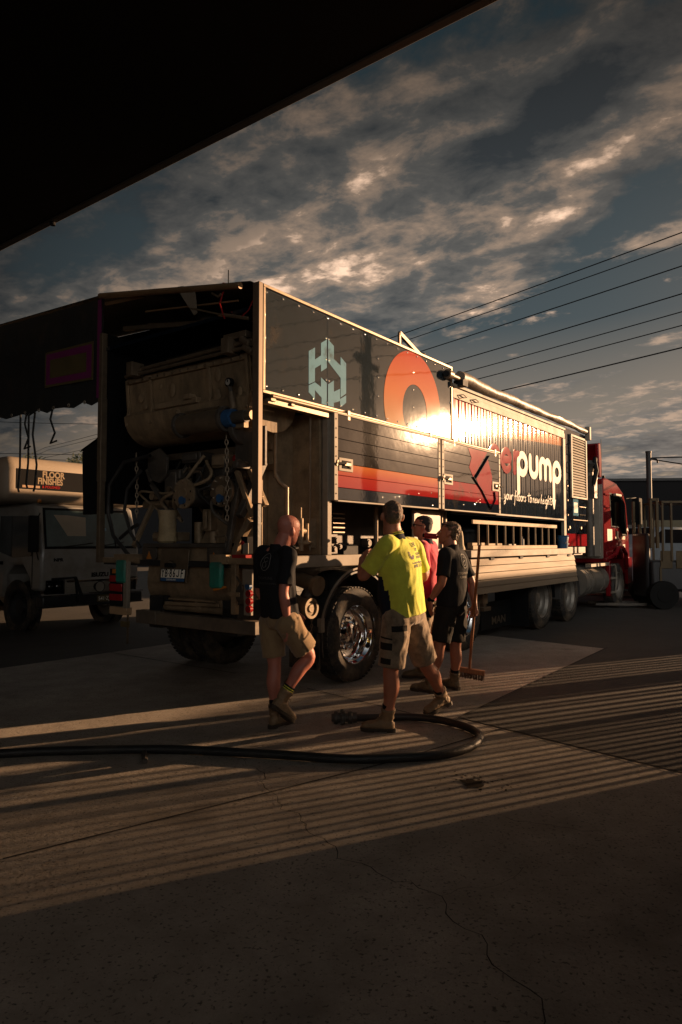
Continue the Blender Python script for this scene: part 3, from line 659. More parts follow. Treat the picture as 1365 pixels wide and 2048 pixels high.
# folding side tray: platform + planked skirt
b = MB(); b.box(4.02, 8.32, -.16, .02, 1.295, 1.40); P('side_platform', b, M_aluw, bevel=.008)
b = MB()
for i in range(5):
    z1 = 1.275-i*.1; b.add([(3.98, -.17-.02*i*.1, z1), (8.36+.045*i, -.17, z1), (8.40+.045*i, -.185, z1-.094), (3.98, -.185, z1-.094), (3.98, -.13, z1), (8.36+.045*i, -.13, z1), (8.40+.045*i, -.145, z1-.094), (3.98, -.145, z1-.094)],
          [(3, 2, 1, 0), (4, 5, 6, 7), (0, 1, 5, 4), (2, 3, 7, 6), (0, 4, 7, 3), (1, 2, 6, 5)])
P('side_skirt', b, mat('skirt_planks', (.25, .185, .12), .7, .0, .12, 3, .1, 30, dirt=(.19, .14, .095), dirtamt=.5, stretch=(.3, 1, 3)), bevel=.004)
b = MB()
for s in (4.6, 5.7, 6.9, 8.0): b.box(s, s+.12, -.19, -.165, 1.255, 1.29)
P('skirt_hinges', b, M_black)
# underside of bay behind the doors: machinery, tools
b = MB(); b.box(1.0, 3.8, .9, .94, 1.33, 2.9); b.box(1.0, 1.06, .02, .9, 1.38, 2.88); P('bay_bulkhead', b, M_dsteel)
b = MB(); b.box(.98, 1.05, -.012, .06, 1.376, 2.85); P('bay_post', b, M_aluw, bevel=.004)
b = MB(); b.box(2.95, 3.68, .12, .16, 1.40, 1.93); P('bay_cabinet', b, mat('cream_cabinet', (.3, .24, .16), .5, 0, .1), bevel=.03)
b = MB()
for i, (s, w, z0, z1, r) in enumerate(((1.5, .5, 1.5, 1.95, .035), (1.8, .6, 1.6, 1.95, .03), (2.5, .4, 1.4, 1.95, .03), (2.72, .35, 1.4, 1.95, .025), (3.82, .2, 1.4, 1.95, .03), (4.0, .25, 1.4, 1.95, .045))): b.cyl((s, w, z0), (s, w, z1), r, 12)
for i in range(5): b.box(1.75, 1.98, .5, .53, 1.62+.055*i, 1.635+.055*i)
P('bay_pipes', b, M_gal)
b = MB()
for (s, z, r) in ((1.40, 1.50, .05), (1.56, 1.53, .04), (1.52, 1.43, .035), (1.62, 1.46, .03), (2.2, 1.5, .05)): b.cyl((s, .3, z), (s, .38, z), r, 14); b.cyl((s, .285, z), (s, .3, z), r*.75, 14)
b.box(1.35, 1.7, .40, .42, 1.38, 1.6)
P('gauges', b, M_dsteel)
b = MB()
b.box(1.95, 2.6, .5, .8, 1.33, 1.47); b.box(2.65, 2.9, .5, .75, 1.33, 1.56)
P('tool_boxes', b, M_black, bevel=.01)
# right side bay at the rear, sheet walls and vertical pipes
b = MB()
b.box(.55, .98, .42, .44, 1.38, 2.86); b.box(.93, .97, .06, .42, 1.38, 2.86); b.box(.40, .55, .44, .47, 1.38, 2.86)
P('bay_sheet', b, M_steel)
b = MB(); b.cyl((.50, .28, 2.15), (.50, .28, 2.88), .022, 10); b.tube([(.50, .28, 2.2), (.52, .25, 2.12), (.58, .2, 2.05)], .026, 10); b.cyl((.58, .2, 2.06), (.58, .2, 1.42), .023, 10)
b.cyl((.15, .15, 1.4), (.15, .15, 2.1), .018, 8); b.cyl((.83, .1, 1.42), (.83, .1, 2.8), .012, 8)
P('vertical_pipe', b, M_gal)
b = MB(); b.beam((.02, .3, 1.75), (.34, .3, 2.3), .07, .07); b.beam((.0, .35, 2.25), (.40, .35, 2.25), .06, .07); b.beam((.05, .5, 1.4), (.38, .5, 2.9), .05, .06); b.beam((.28, .38, 1.38), (.28, .38, 2.2), .05, .05)
b.cyl((.15, .44, 2.62), (.15, .38, 2.62), .16, 20)
P('bay_struts', b, M_dsteel, bevel=.006)
b = MB()
for p, q, r in (((.68, .1, 1.42), (.68, .1, 1.75), .03), ((.60, .1, 1.50), (.82, .1, 1.50), .025), ((.6, .12, 1.62), (.78, .12, 1.62), .035), ((.78, .1, 1.5), (.78, .1, 1.7), .02), ((.68, .1, 1.75), (.68, .1, 1.86), .012)): b.cyl(p, q, r, 12)
b.box(.82, .93, .1, .14, 1.45, 1.75)
P('valve_manifold', b, M_steel, bevel=.003)
b = MB(); b.tube([(.6, .09, 1.55), (.55, .03, 1.45), (.48, .0, 1.45), (.42, .05, 1.5), (.4, .15, 1.6)], .014, 8); P('bay_hose', b, M_black)

# ------------- rear machinery seen from behind (w = 0.1..2.4)
b = MB(); b.box(1.30, 1.34, .44, 2.44, 1.32, 3.7); P('machine_bulkhead', b, M_ink)
def u_trough(w0, w1, name, zt, zb, sc_, dep_, mtr, front=.38):
    b = MB(); prof = [(front, zt), (front+.02, zt-.35*(zt-zb))]; rr = dep_/2
    prof = [(front-.0, zt)]+[(front+.04, zb+rr+.06)]+[(front+.02+rr-rr*1.15*math.cos(R(a)), zb+rr-rr*math.sin(R(a))) for a in range(0, 181, 15)]+[(front+2*rr+.02, zt)]
    n = len(prof)
    b.add([(s, w, z) for w in (w0, w1) for s, z in prof], [tuple(range(n)), tuple(range(2*n-1, n-1, -1))]+[(i, i+1, n+i+1, n+i) for i in range(n-1)]+[(n-1, 0, n, 2*n-1)])
    return P(name, b, mtr, ang=40)
M_trough = mat('caked_trough_steel', (.25, .175, .10), .7, .1, .45, 4, .9, 14, dirt=(.07, .05, .032), dirtamt=.65, dscale=3.2, stretch=(1, 1, .4))
tr = u_trough(.24, 2.16, 'mixer_trough', 3.34, 2.60, None, .62, M_trough, .30)
for w in (.27, .80, 1.72, 2.13):
    b = MB(); b.beam((.285, w, 3.32), (.315, w, 2.98), .03, .035); b.beam((.315, w, 2.99), (.29, w, 2.80), .03, .03); P('stiffener', b, M_trough, tr, bevel=.004)
b = MB(); b.box(.27, .31, .26, 2.14, 3.27, 3.31); P('trough_flange', b, M_steel, tr, bevel=.004)
for k in range(15):
    b = MB(); b.cyl((.255, .33+.125*k, 3.29), (.275, .33+.125*k, 3.29), .013, 6); P('trough_bolt', b, M_gal, tr)
rr = random.Random(5)
for k in range(12):
    b = MB(); w = .35+rr.random()*1.65; z = 2.9+rr.random()*.3; b.sph((.305, w, z), .03+.03*rr.random(), n=8, sc3=(.25, 1, .7+.8*rr.random())); b.v = [v+Vector((0, .012*noise.noise(v*40), .015*noise.noise(v*33))) for v in b.v]; P('dried_splash', b, M_trough, tr)
b = MB(); b.box(.26, .33, .95, 1.62, 2.93, 2.99); b.box(.22, .30, 1.0, 1.1, 2.97, 3.02)
P('trough_bracket', b, M_steel, tr, bevel=.005)
b = MB(); b.beam((.27, 1.25, 2.86), (.20, 1.1, 2.66), .05, .07); b.box(.24, .30, .25, .95, 2.60, 2.66); P('trough_rib', b, M_steel, tr)
b = MB(); b.cyl((.22, .12, 3.41), (.28, 2.12, 3.41), .022, 10); b.cyl((.20, .18, 3.35), (.24, 2.10, 3.35), .018, 10)
for w in (.42, 1.9): b.box(.14, .3, w-.05, w+.05, 3.32, 3.47)
for w, z in ((.2, 3.42), (.16, 3.34)): b.cyl((.2, w-.06, z-.05), (.21, w+.06, z+.02), .035, 10)
b.box(.2, .3, .2, .5, 3.46, 3.52)
P('shaft_rods', b, M_gal, tr, bevel=.003)
tr.location.x = -.22
b = MB(); b.cyl((.12, 1.10, 2.70), (.12, .46, 2.70), .105, 24, m=M_gal); b.cyl((.12, 1.13, 2.70), (.12, 1.10, 2.70), .13, 24, m=M_dsteel); b.cyl((.12, .50, 2.70), (.12, .46, 2.70), .125, 24, m=M_dsteel)
b.cyl((.10, 1.05, 2.825), (.10, .55, 2.825), .012, 8, m=M_gal)
P('hydraulic_motor', b).location.x = -.12
b = MB(); b.cyl((.12, .46, 2.70), (.12, .36, 2.70), .09, 16, m=M_blueink); b.cyl((.12, .36, 2.70), (.12, .20, 2.70), .06, 14, m=M_dsteel); b.cyl((.12, .2, 2.70), (.12, .12, 2.70), .045, 12, m=M_gal)
b.cyl((.12, .37, 2.78), (.12, .41, 2.95), .035, 12, m=M_gal); b.cyl((.12, .40, 2.93), (.12, .43, 3.02), .022, 10, m=M_dsteel)
P('motor_coupling', b).location.x = -.12
b = MB(); b.cyl((.10, .43, 3.05), (.14, .43, 3.05), .045, 16, m=M_ink); b.cyl((.095, .43, 3.05), (.10, .43, 3.05), .030, 14, m=M_white); b.box(.09, .096, .425, .435, 3.05, 3.075, M_ink); P('pressure_gauge', b).location.x = -.12
# two bolted end flanges
for w, z in ((1.18, 2.01), (.62, 2.01)):
    b = MB(); b.cyl((.32, w, z), (.35, w, z), .155, 28, m=M_gal if w < 1 else M_steel); b.cyl((.30, w, z), (.32, w, z), .06, 14, m=M_steel)
    fl = P('end_flange', b); fl.location.x = -.24
    b = MB()
    for i in range(9): t = 2*math.pi*i/9+.2; b.cyl((.305, w+.13*math.cos(t), z+.13*math.sin(t)), (.32, w+.13*math.cos(t), z+.13*math.sin(t)), .011, 7)
    P('flange_bolts', b, M_chrome, fl)
    b = MB(); b.cyl((.29, w, z-.07), (.32, w, z-.07), .042, 14); P('flange_cap', b, M_blueink, fl)
b = MB()
b.cyl((.36, 1.18, 2.01), (.9, 1.18, 2.01), .13, 18); b.cyl((.36, .62, 2.01), (.9, .62, 2.01), .13, 18); b.box(.6, 1.2, .5, 1.3, 1.9, 2.3)
P('pump_cylinders', b, M_dsteel).location.x = -.24
b = MB()
for w0, w1, z0, z1 in ((.35, 2.0, 2.45, 2.52), (.3, 1.0, 2.24, 2.30), (1.3, 2.1, 2.30, 2.34)): b.box(.5, .58, w0, w1, z0, z1)
for w, z0, z1 in ((.85, 2.1, 2.45), (.95, 1.85, 2.3), (.78, 2.05, 2.35), (1.5, 1.9, 2.5)): b.cyl((.44, w, z0), (.44, w, z1), .011, 8)
for i in range(5): b.cyl((.45, .42+.12*i, 2.34), (.45, .42+.12*i, 2.44), .03, 10)
P('hydraulic_lines', b, M_gal)
b = MB(); b.sph((.40, .74, 2.37), .045, n=12); P('red_valve_knob', b, M_lens)
# dense tangle of lines, brackets and housings filling the bay
rr = random.Random(21)
for k in range(16):
    w0 = .35+rr.random()*1.5; z0 = 2.45-rr.random()*.25; w1 = w0+(rr.random()-.5)*.9; z1 = 1.55+rr.random()*.5; s0_ = .25+rr.random()*.25
    w1 = min(2.2, max(.3, w1)); b = MB(); b.tube(catmull([(s0_, w0, z0), (s0_-.1, w0+(rr.random()-.5)*.35, z0-.2), (s0_-.16, w1+(rr.random()-.5)*.3, z1+.22), (s0_+.05, w1, z1)], 6), .010+.008*rr.random(), 8)
    P('machine_hose', b, (M_hose, M_dsteel, M_gal, M_steel)[k % 4])
for k, (w0, w1, z0, z1, s0_, m) in enumerate(((1.5, 1.75, 2.0, 2.3, .3, M_dsteel), (.9, 1.02, 1.62, 1.85, .2, M_steel), (1.55, 1.95, 1.52, 1.62, .3, M_steel), (.75, 1.0, 2.28, 2.42, .3, M_steel), (1.15, 1.45, 2.36, 2.47, .28, M_dsteel), (1.75, 2.2, 1.9, 1.98, .35, M_steel))):
    b = MB(); b.box(s0_, s0_+.2, w0, w1, z0, z1); b.box(s0_-.03, s0_, w0+.03, w1-.03, z0+.02, z1-.02); P('machine_housing', b, m, bevel=.012)
for k in range(6):
    w0 = .5+.28*k; b = MB(); b.cyl((.24, w0, 2.16-.07*(k % 3)), (.30, w0, 2.16-.07*(k % 3)), .03+.012*(k % 2), 14); P('valve_body', b, (M_gal, M_steel)[k % 2])
for w, z in ((.35, 1.46), (1.95, 1.46)):
    b = MB(); b.beam((.05, w, z), (.35, w+.05, z+.5), .04, .05); P('brace', b, M_steel, bevel=.004)
# right hand hinge plates, arms
b = MB(); f = lambda u, v, t: Vector((.18-t, u, v))
b.prism([(.50, 2.50), (.42, 2.62), (.10, 2.62), (.10, 2.24), (.42, 2.24), (.50, 2.34)], f, 0, .03); b.prism([(.30, 2.58), (.12, 2.58), (.12, 2.34), (.30, 2.34)], f, .03, .045)
P('hinge_plate', b, M_dsteel, bevel=.004)
b = MB()
for w, z in ((.22, 2.52), (.22, 2.40), (.42, 2.30), (.33, 2.27), (.2, 2.26), (.15, 2.26)): b.cyl((.12, w, z), (.15, w, z), .02, 8)
b.box(.13, .15, .12, .24, 2.24, 2.33)
P('hinge_bolts', b, M_gal)
b = MB(); b.beam((.10, .42, 2.20), (.10, .20, 1.75), .045, .05); b.beam((.14, .28, 2.20), (.14, .08, 1.85), .06, .05); b.beam((.10, .20, 1.78), (.10, .10, 1.95), .05, .05)
b.beam((.05, .18, 1.72), (.05, .34, 1.50), .07, .06); b.beam((.05, .34, 1.50), (.05, .44, 1.25), .06, .06); b.beam((.08, .12, 1.70), (.08, .20, 1.50), .07, .05)
P('lift_arm', b, M_steel, bevel=.006)
b = MB(); f2 = lambda u, v, t: Vector((.25-t, u, v))
b.prism([(1.95, 2.50), (1.75, 2.55), (1.62, 2.45), (1.62, 2.25), (1.75, 2.16), (1.95, 2.22)], f2, 0, .03); b.beam((.2, 1.93, 2.32), (.2, 1.86, 2.18), .03, .04); b.beam((.2, 1.86, 2.15), (.2, 1.56, 1.85), .03, .035)
b.sph((.2, 1.55, 1.83), .05, n=10)
P('far_hinge_plate', b, M_dsteel, bevel=.004)
# chains
def chain(name, pts, link=.045, r=.006, par=None, m=None):
    b = MB(); P_ = [Vector(p) for p in pts]; acc = 0; k = 0
    for a, c in zip(P_[:-1], P_[1:]):
        d = (c-a); n = max(1, int(d.length/link))
        for i in range(n):
            q = a+d*(i+.5)/n; dn = d.normalized(); o = dn.orthogonal().normalized()
            if k % 2: o = dn.cross(o)
            k += 1; h = link*.68; w_ = link*.34
            ring = [q+dn*h*math.cos(t)+o*w_*math.sin(t) for t in [2*math.pi*j/8 for j in range(9)]]
            b.tube(ring, r, 5)
    return P(name, b, m or M_gal, par) if par is not False else b
chain('lift_chain', [(.05, .52, 2.55), (.05, .50, 2.1), (.05, .50, 1.72)]); chain('lift_chain', [(.12, 2.02, 2.5), (.12, 2.0, 2.1), (.12, 2.0, 1.78)])
# arched hoses on the left
b = MB(); b.tube([(.1, 1.75, 2.45), (.05, 2.15, 2.40), (.0, 2.33, 2.15), (.0, 2.36, 1.85), (.0, 2.25, 1.58), (.05, 2.0, 1.34)], .022, 10, m=M_hose)
b.tube([(.1, 1.9, 2.3), (.05, 2.08, 2.1), (.03, 2.1, 1.85), (.05, 2.0, 1.6), (.1, 1.9, 1.45)], .018, 10, m=M_hose)
# smooth by resampling
P('hydraulic_hose', b)
b = MB(); b.tube([(.05, 2.2, 1.55), (.08, 2.0, 1.68), (.1, 1.95, 1.7)], .02, 8); P('hose_branch', b, M_hose)
# hoppers and lower bowl
b = MB()
f3 = lambda u, v, t: Vector((t, u, v))
b.prism([(1.0, 1.75), (.48, 1.75), (.62, 1.50), (1.15, 1.50)], f3, .30, .32)
b.add([(.30, 1.14, 1.50), (.30, .62, 1.50), (.62, .48, 1.80), (.62, 1.0, 1.80)], [(0, 1, 2, 3)])
b.box(.3, .34, .40, .62, 1.50, 1.6)
P('chute_plate', b, M_steel)
b = MB(); prof = [(.10, 1.46), (.06, 1.1)]+[(.30-.24*math.cos(R(a)), 1.08-.24*math.sin(R(a))) for a in range(0, 181, 15)]+[(.6, 1.46)]
n = len(prof); b.add([(s, w, z) for w in (.46, 1.72) for s, z in prof], [tuple(range(n)), tuple(range(2*n-1, n-1, -1))]+[(i, i+1, n+i+1, n+i) for i in range(n-1)]+[(n-1, 0, n, 2*n-1)])
bowl = P('receiving_bowl', b, M_steel, ang=40)
b = MB(); b.box(.03, .12, .50, 1.76, 1.455, 1.495); b.prism([(1.80, 1.46), (1.56, 1.46), (1.56, 1.34), (1.62, 1.30), (1.80, 1.32)], lambda u, v, t: Vector((.06-t, u, v)), 0, .012); b.prism([(.78, 1.46), (.48, 1.46), (.56, 1.30), (.78, 1.30)], lambda u, v, t: Vector((.06-t, u, v)), 0, .012)
P('bowl_rim', b, M_dsteel, bowl, bevel=.004)
b = MB()
for w in (1.68, .68): b.prism([(w+.045, 1.33), (w-.045, 1.33), (w, 1.41)], lambda u, v, t: Vector((.048-t, u, v)), 0, .004)
P('warning_triangles', b, M_amber, bowl)
b = MB(); b.beam((.02, 1.35, .88), (.02, .55, .90), .06, .035); b.box(-.0, .06, .6, 1.3, .92, .94); b.cyl((.05, 1.62, .84), (.05, .40, .84), .035, 10); b.box(.0, .08, .38, .5, .80, .88)
for w in (1.55, .9, .55): b.beam((.03, w, .94), (.03, w-.06, .84), .05, .04)
P('bowl_latch', b, M_steel, bowl, bevel=.004)
# number plate on its bent bracket
b = MB(); f4 = lambda u, v, t: Vector((.01-t+(v-1.15)*.10, u, v))
b.prism([(1.455, 1.10), (1.455, 1.44), (1.02, 1.44), (1.02, 1.10)], f4, 0, .008); b.cyl((.005, 1.27, 1.285), (-.03, 1.27, 1.275), .045, 14, m=None)
pb = P('plate_bracket', b, M_gal, bevel=.003)
b = MB(); b.box(-.045, -.004, 1.18, 1.32, 1.25, 1.295); P('plate_lamp', b, M_black, pb, bevel=.01)
b = MB(); b.prism([(1.425, 1.105), (1.425, 1.235), (1.045, 1.235), (1.045, 1.105)], f4, .0085, .012, M_ink); b.prism([(1.418, 1.142), (1.418, 1.230), (1.052, 1.230), (1.052, 1.142)], f4, .0125, .014, M_plate)
b.prism([(1.418, 1.109), (1.418, 1.140), (1.052, 1.140), (1.052, 1.109)], f4, .0125, .014, M_blueink)
for k, (ch, x0) in enumerate((('Y', 1.412), ('B', 1.358), ('8', 1.284), ('6', 1.232), ('F', 1.112))):
    b.text(ch, lambda x, y, z: f4(x0-x*.82, 1.152+y*1.22, .0152+z), .094, M_ink, bold=.0012, depth=.0006)
b.prism([(1.297, 1.182), (1.297, 1.194), (1.307, 1.194), (1.307, 1.182)], f4, .0150, .0158, M_ink)
b.prism([(1.135, 1.228), (1.135, 1.170), (1.141, 1.158), (1.155, 1.153), (1.170, 1.157), (1.176, 1.170), (1.166, 1.174), (1.160, 1.165), (1.150, 1.165), (1.146, 1.172), (1.146, 1.228)], f4, .0150, .0158, M_ink)
b.text('QUEENSLAND', lambda x, y, z: f4(1.33-x, 1.117+y, .0152+z), .024, M_plate, depth=.0004)
P('number_plate', b, None, pb)
# inlet funnel standing on the rim
b = MB(); b.lathe([(.085, 0), (.105, .02), (.105, .05), (.095, .07), (.092, .25), (.105, .33), (.11, .35), (.10, .35), (.085, .25), (.08, .02)], (.16, 1.52, 1.50), (0, 0, 1), 28); P('inlet_funnel', b, M_bucket)
b = MB(); b.cyl((.3, 1.18, 1.5), (.3, 1.18, 1.72), .05, 14); b.cyl((.3, .95, 1.5), (.3, .95, 1.62), .06, 14); b.cyl((.36, .42, 1.5), (.36, .42, 1.95), .11, 20, r2=.09); P('rear_standpipes', b, M_steel)
b = MB(); b.tube([(.05, .66, 1.52), (.05, .66, 1.56), (.05, .52, 1.57), (.05, .50, 1.52)], .01, 8); P('rim_handle', b, M_gal)
# teal guards, brackets
for w in (1.96, .49):
    b = MB(); b.box(-.12, -.06, w-.085, w+.085, 1.07, 1.32); P('teal_guard', b, M_teal, bevel=.025)
b = MB(); b.box(-.10, .1, .36, .58, 1.30, 1.39); b.box(-.06, .04, .02, .44, 1.30, 1.36); b.box(-.1, .1, 1.86, 2.1, 1.30, 1.38); b.box(.0, .06, 1.8, 2.5, 1.28, 1.34); b.box(-.05, .0, .28, .34, .83, 1.3); b.box(-.06, -.0, .22, .36, 1.0, 1.04)
P('guard_bracket', b, M_steel, bevel=.004)
b = MB(); b.beam((-.09, .52, 1.055), (-.08, .38, 1.085), .03, .02); P('amber_marker', b, M_amber)
# tail lamp clusters
b = MB(); b.box(-.10, -.03, 1.92, 2.16, .82, 1.22, M_black); b.box(-.10, -.05, 1.86, 1.92, .80, 1.30, M_aluw); b.box(-.115, -.10, 1.93, 2.15, .98, 1.06, M_lens); b.box(-.115, -.10, 1.93, 2.15, 1.08, 1.15, M_lens)
b.box(-.115, -.10, 1.93, 2.15, .88, .95, M_lens); b.box(-.10, -.03, 1.86, 2.16, .73, .81, mat('tan_lamp_base', (.42, .27, .15), .5, 0, .1)); b.box(-.115, -.10, 1.95, 2.10, 1.17, 1.22, M_amber); P('tail_lamp', b, None, bevel=.004)
b = MB(); b.box(-.09, -.06, .04, .13, .84, 1.22, M_aluw); b.box(-.12, -.09, .0, .12, 1.12, 1.26, M_aluw)
for i, z in enumerate((1.04, .97, .90)): b.cyl((-.12, .05, z), (-.08, .05, z), .033, 14, m=M_lens)
b.cyl((-.12, .06, 1.105), (-.08, .06, 1.105), .03, 14, m=M_blueink)
P('tail_lamp', b, None, bevel=.003)
b = MB(); b.box(-.06, .02, .12, .2, 1.40, 1.56, M_ink); b.box(-.07, -.06, .10, .17, 1.40, 1.50, M_aluw); b.cyl((-.08, .17, 1.50), (-.06, .17, 1.50), .02, 10, m=M_lens); b.box(-.06, .02, .14, .32, 1.36, 1.39, M_lens); P('control_box', b, None, bevel=.003)
b = MB(); b.tube([(-.03, .3, 1.2), (-.04, .2, 1.1), (-.02, .22, .95), (.0, .35, .9)], .01, 8); b.cyl((.05, .30, 1.02), (.05, .18, 1.02), .10, 16); P('rear_cable', b, M_dsteel)
# bumper
b = MB(); b.box(-.10, .02, -.02, 1.37, .665, .79); b.box(-.10, .02, 1.38, 1.70, .665, .80); P('bumper', b, M_beam, bevel=.008)
b = MB(); b.box(-.0, .5, .3, .5, .62, .95); b.box(.0, .5, 1.4, 1.6, .62, .95); P('bumper_mounts', b, M_blackpaint)
b = MB(); b.beam((-.05, 1.9, .8), (-.05, 1.9, .42), .015, .015, M_gal); b.box(-.07, -.04, 1.88, 2.0, .60, .66, M_olive); P('earth_strap_tag', b)
# side outlet pipes near the fender
b = MB(); b.cyl((.72, -.10, 1.07), (.72, .25, 1.16), .075, 20, m=M_gal); b.cyl((.70, -.12, 1.07), (.70, -.07, 1.08), .10, 20, m=M_gal); b.box(.80, .86, -.12, -.08, 1.02, 1.12, M_ink); P('outlet_pipe', b)
b = MB(); b.cyl((.56, -.14, .87), (.60, .2, .95), .07, 20, m=M_gal); b.lathe([(.0, 0), (.035, 0), (.04, .01), (.07, .012), (.075, -.004), (.10, -.004), (.105, .02), (.105, .05), (.0, .05)], (.54, -.16, .87), (0.03, 1, 0), 26, M_gal); b.cyl((.58, -.05, .95), (.70, -.02, 1.05), .045, 14, m=M_dsteel); P('outlet_cap', b)
b = MB(); b.box(.24, .36, -.03, -.02, 1.10, 1.20, M_ink); b.box(.245, .355, -.034, -.031, 1.105, 1.145, M_orange); b.text('CLIN', lambda x, y, z: Vector((.25+x, -.0335-z, 1.155+y)), .035, M_white, bold=.001, depth=.0004); P('side_decal', b)
chain('safety_chain', [(.62, -.1, .86), (.63, -.08, .55)], .03, .004)
# mudguard arch and flap
def arch(name, s0, r0, w0, w1, a0, a1, m, par=None, zc=.52, th=.02):
    b = MB(); vs = []; n = 20
    for i in range(n+1):
        a = R(a0+(a1-a0)*i/n)
        for rr in (r0, r0+th):
            for w in (w0, w1): vs.append((s0+rr*math.cos(a), w, zc+rr*math.sin(a)))
    fs = []
    for i in range(n):
        o = 4*i; p = o+4
        fs += [(o, o+1, p+1, p), (o+2, p+2, p+3, o+3), (o, p, p+2, o+2), (o+1, o+3, p+3, p+1)]
    fs += [(0, 2, 3, 1), (4*n, 4*n+1, 4*n+3, 4*n+2)]
    b.add(vs, fs); return P(name, b, m, par)
mg = arch('mudguard', 1.5, .66, -.06, .35, 20, 195, M_blackpaint)
arch('mudguard_trim', 1.5, .70, -.075, -.058, 30, 165, M_aluw, mg)
arch('mudguard', 4.15, .64, -.03, .35, 20, 170, M_blackpaint)
b = MB(); b.box(.80, .83, -.04, .35, .22, .66, M_rubber); b.box(.80, .86, -.07, -.02, .60, .74, M_aluw)
b.text('ScAR', lambda x, y, z: Vector((.795-z, .33-x, .40+y)), .09, M_gal, depth=.0005); P('mud_flap', b, None, bevel=.003)
b = MB(); b.text('CAR', lambda x, y, z: Vector((.64+x, -.012-z, .45+y)), .07, M_gal, depth=.0005); b.box(.60, .84, -.01, .0, .25, .6, M_black); P('flap_side', b)
# wheels
def wheel(parent, s, w0, r=.51, wid=.28, rim=M_chrome, side=-1, dish='deep', name='wheel'):
    W = empty(name); W.parent = parent; W.location = (s, w0, r)
    d = -side
    b = MB(); prof = [(.315, .02), (.36, .0), (.42, -.004), (.47, .012), (r-.012, .04), (r, .07), (r, wid/2), (r, wid-.07), (r-.012, wid-.04), (.44, wid), (.33, wid), (.315, wid-.02)]
    b.lathe(prof, (0, 0, 0), (0, d, 0), 56)
    nt_ = 56
    for i in range(nt_):
        a = 2*math.pi*i/nt_; c = Vector((math.cos(a), 0, math.sin(a))); t = Vector((-math.sin(a), 0, math.cos(a)))
        p = c*(r-.002); q0 = p+t*(-.016); q1 = p+t*.016
        b.beam(p+Vector((0, d*.03, 0)), p+Vector((0, d*.07, 0)), .032, .012, up=tuple(c)); b.beam(p+Vector((0, d*.09, 0)), p+Vector((0, d*(wid-.03), 0)), .04, .010, up=tuple(c))
    tyre = b.build('tyre', M_rubber, W)
    b = MB()
    if dish == 'deep':
        b.lathe([(.335, .0), (.335, .012), (.32, .02), (.305, .03), (.295, .07), (.285, .075), (.28, .13), (.25, .16), (.2, .165), (.13, .165), (.12, .15), (.115, .10), (.09, .085), (.0, .08)], (0, 0, 0), (0, d, 0), 48)
    else:
        b.lathe([(.335, .0), (.335, .012), (.32, .02), (.29, .03), (.285, .12), (.24, .17), (.15, .18), (.13, .14), (.12, .05), (.0, .04)], (0, 0, 0), (0, d, 0), 40)
    rm = b.build('rim', rim, W, ang=50)
    b = MB()
    for i in range(10):
        a = 2*math.pi*i/10; b.cyl((.165*math.cos(a), d*.165, .165*math.sin(a)), (.165*math.cos(a), d*.115, .165*math.sin(a)), .018, 6)
    for i in range(5):
        a = 2*math.pi*(i+.3)/5; b.cyl((.225*math.cos(a), d*.163, .225*math.sin(a)), (.225*math.cos(a), d*.160, .225*math.sin(a)), .022, 12, m=None)
    b.build('wheel_nuts', rim, W)
    return W
wheel(T, 1.50, -.03); wheel(T, 4.12, -.03)
wheel(T, 1.45, 2.5, rim=M_dsteel, side=1); wheel(T, 4.12, 2.5, rim=M_dsteel, side=1); wheel(T, 1.45, 2.13, rim=M_dsteel, side=1)
b = MB(); b.cyl((1.48, .2, .51), (1.48, 2.3, .51), .07, 12); b.cyl((4.12, .2, .51), (4.12, 2.3, .51), .07, 12); b.box(1.3, 1.6, .7, .9, .45, .95); b.box(1.3, 1.6, 1.6, 1.8, .45, .95); b.box(2.4, 3.6, .3, 1.2, .55, 1.1); P('axles', b, M_blackpaint)
b = MB(); b.box(4.75, 4.85, .0, .08, .55, 1.2, M_gal); b.box(4.68, 4.92, -.04, .12, .50, .56, M_gal); b.box(4.72, 4.88, -.01, .09, .6, .75, M_steel); P('landing_leg', b, None, bevel=.006)
chain('tow_chain', [(1.6, .9, .18), (1.1, .5, .12), (.55, .2, .10)], .05, .007)

# ------------- raised rear awning of tarpaulin, extends beyond the far side
b = MB()
def awn(w0, w1, s, n=26):   # hanging end curtain with scalloped hem
    vs = []
    for i in range(n+1):
        w = w0+(w1-w0)*i/n; zt = 4.31+(w-2.5)*.05; hz = 3.115+.03*math.cos((w-2.5)*2*math.pi/.33)+(w-2.5)*.02
        for z, t in ((zt, 0), (.6*zt+.4*hz, 1), (hz, 0)):
            vs.append((s+t*.02*math.sin(w*9)+.008*math.sin(w*23), w, z))
    o = len(vs); vs += [(x+.006, y, z) for x, y, z in vs]
    fs = []
    for i in range(n):
        for j in range(2):
            a = 3*i+j; fs += [(a, a+3, a+4, a+1), (o+a+1, o+a+4, o+a+3, o+a)]
        fs += [(3*i, o+3*i, o+3*i+3, 3*i+3), (3*i+2, 3*i+5, o+3*i+5, o+3*i+2)]
    fs += [(0, 1, o+1, o), (1, 2, o+2, o+1)]
    return vs, fs
b.add(*awn(2.46, 7.5, -.03)); aw = P('awning_curtain', b, M_tarp)
b = MB(); vs = []; n = 12
for i in range(n+1):
    w = .12+(2.46-.12)*i/n; z = 3.93+(4.33-3.93)*min(1, (w-.12)/2.34)+.02*math.sin(w*7)
    vs += [(-.04, w, z+.02), (1.2, w, z+.04), (-.04, w, z+.008), (1.2, w, z+.028)]
fs = []
for i in range(n): o = 4*i; fs += [(o, o+1, o+5, o+4), (o+6, o+7, o+3, o+2), (o, o+4, o+6, o+2), (o+1, o+3, o+7, o+5)]
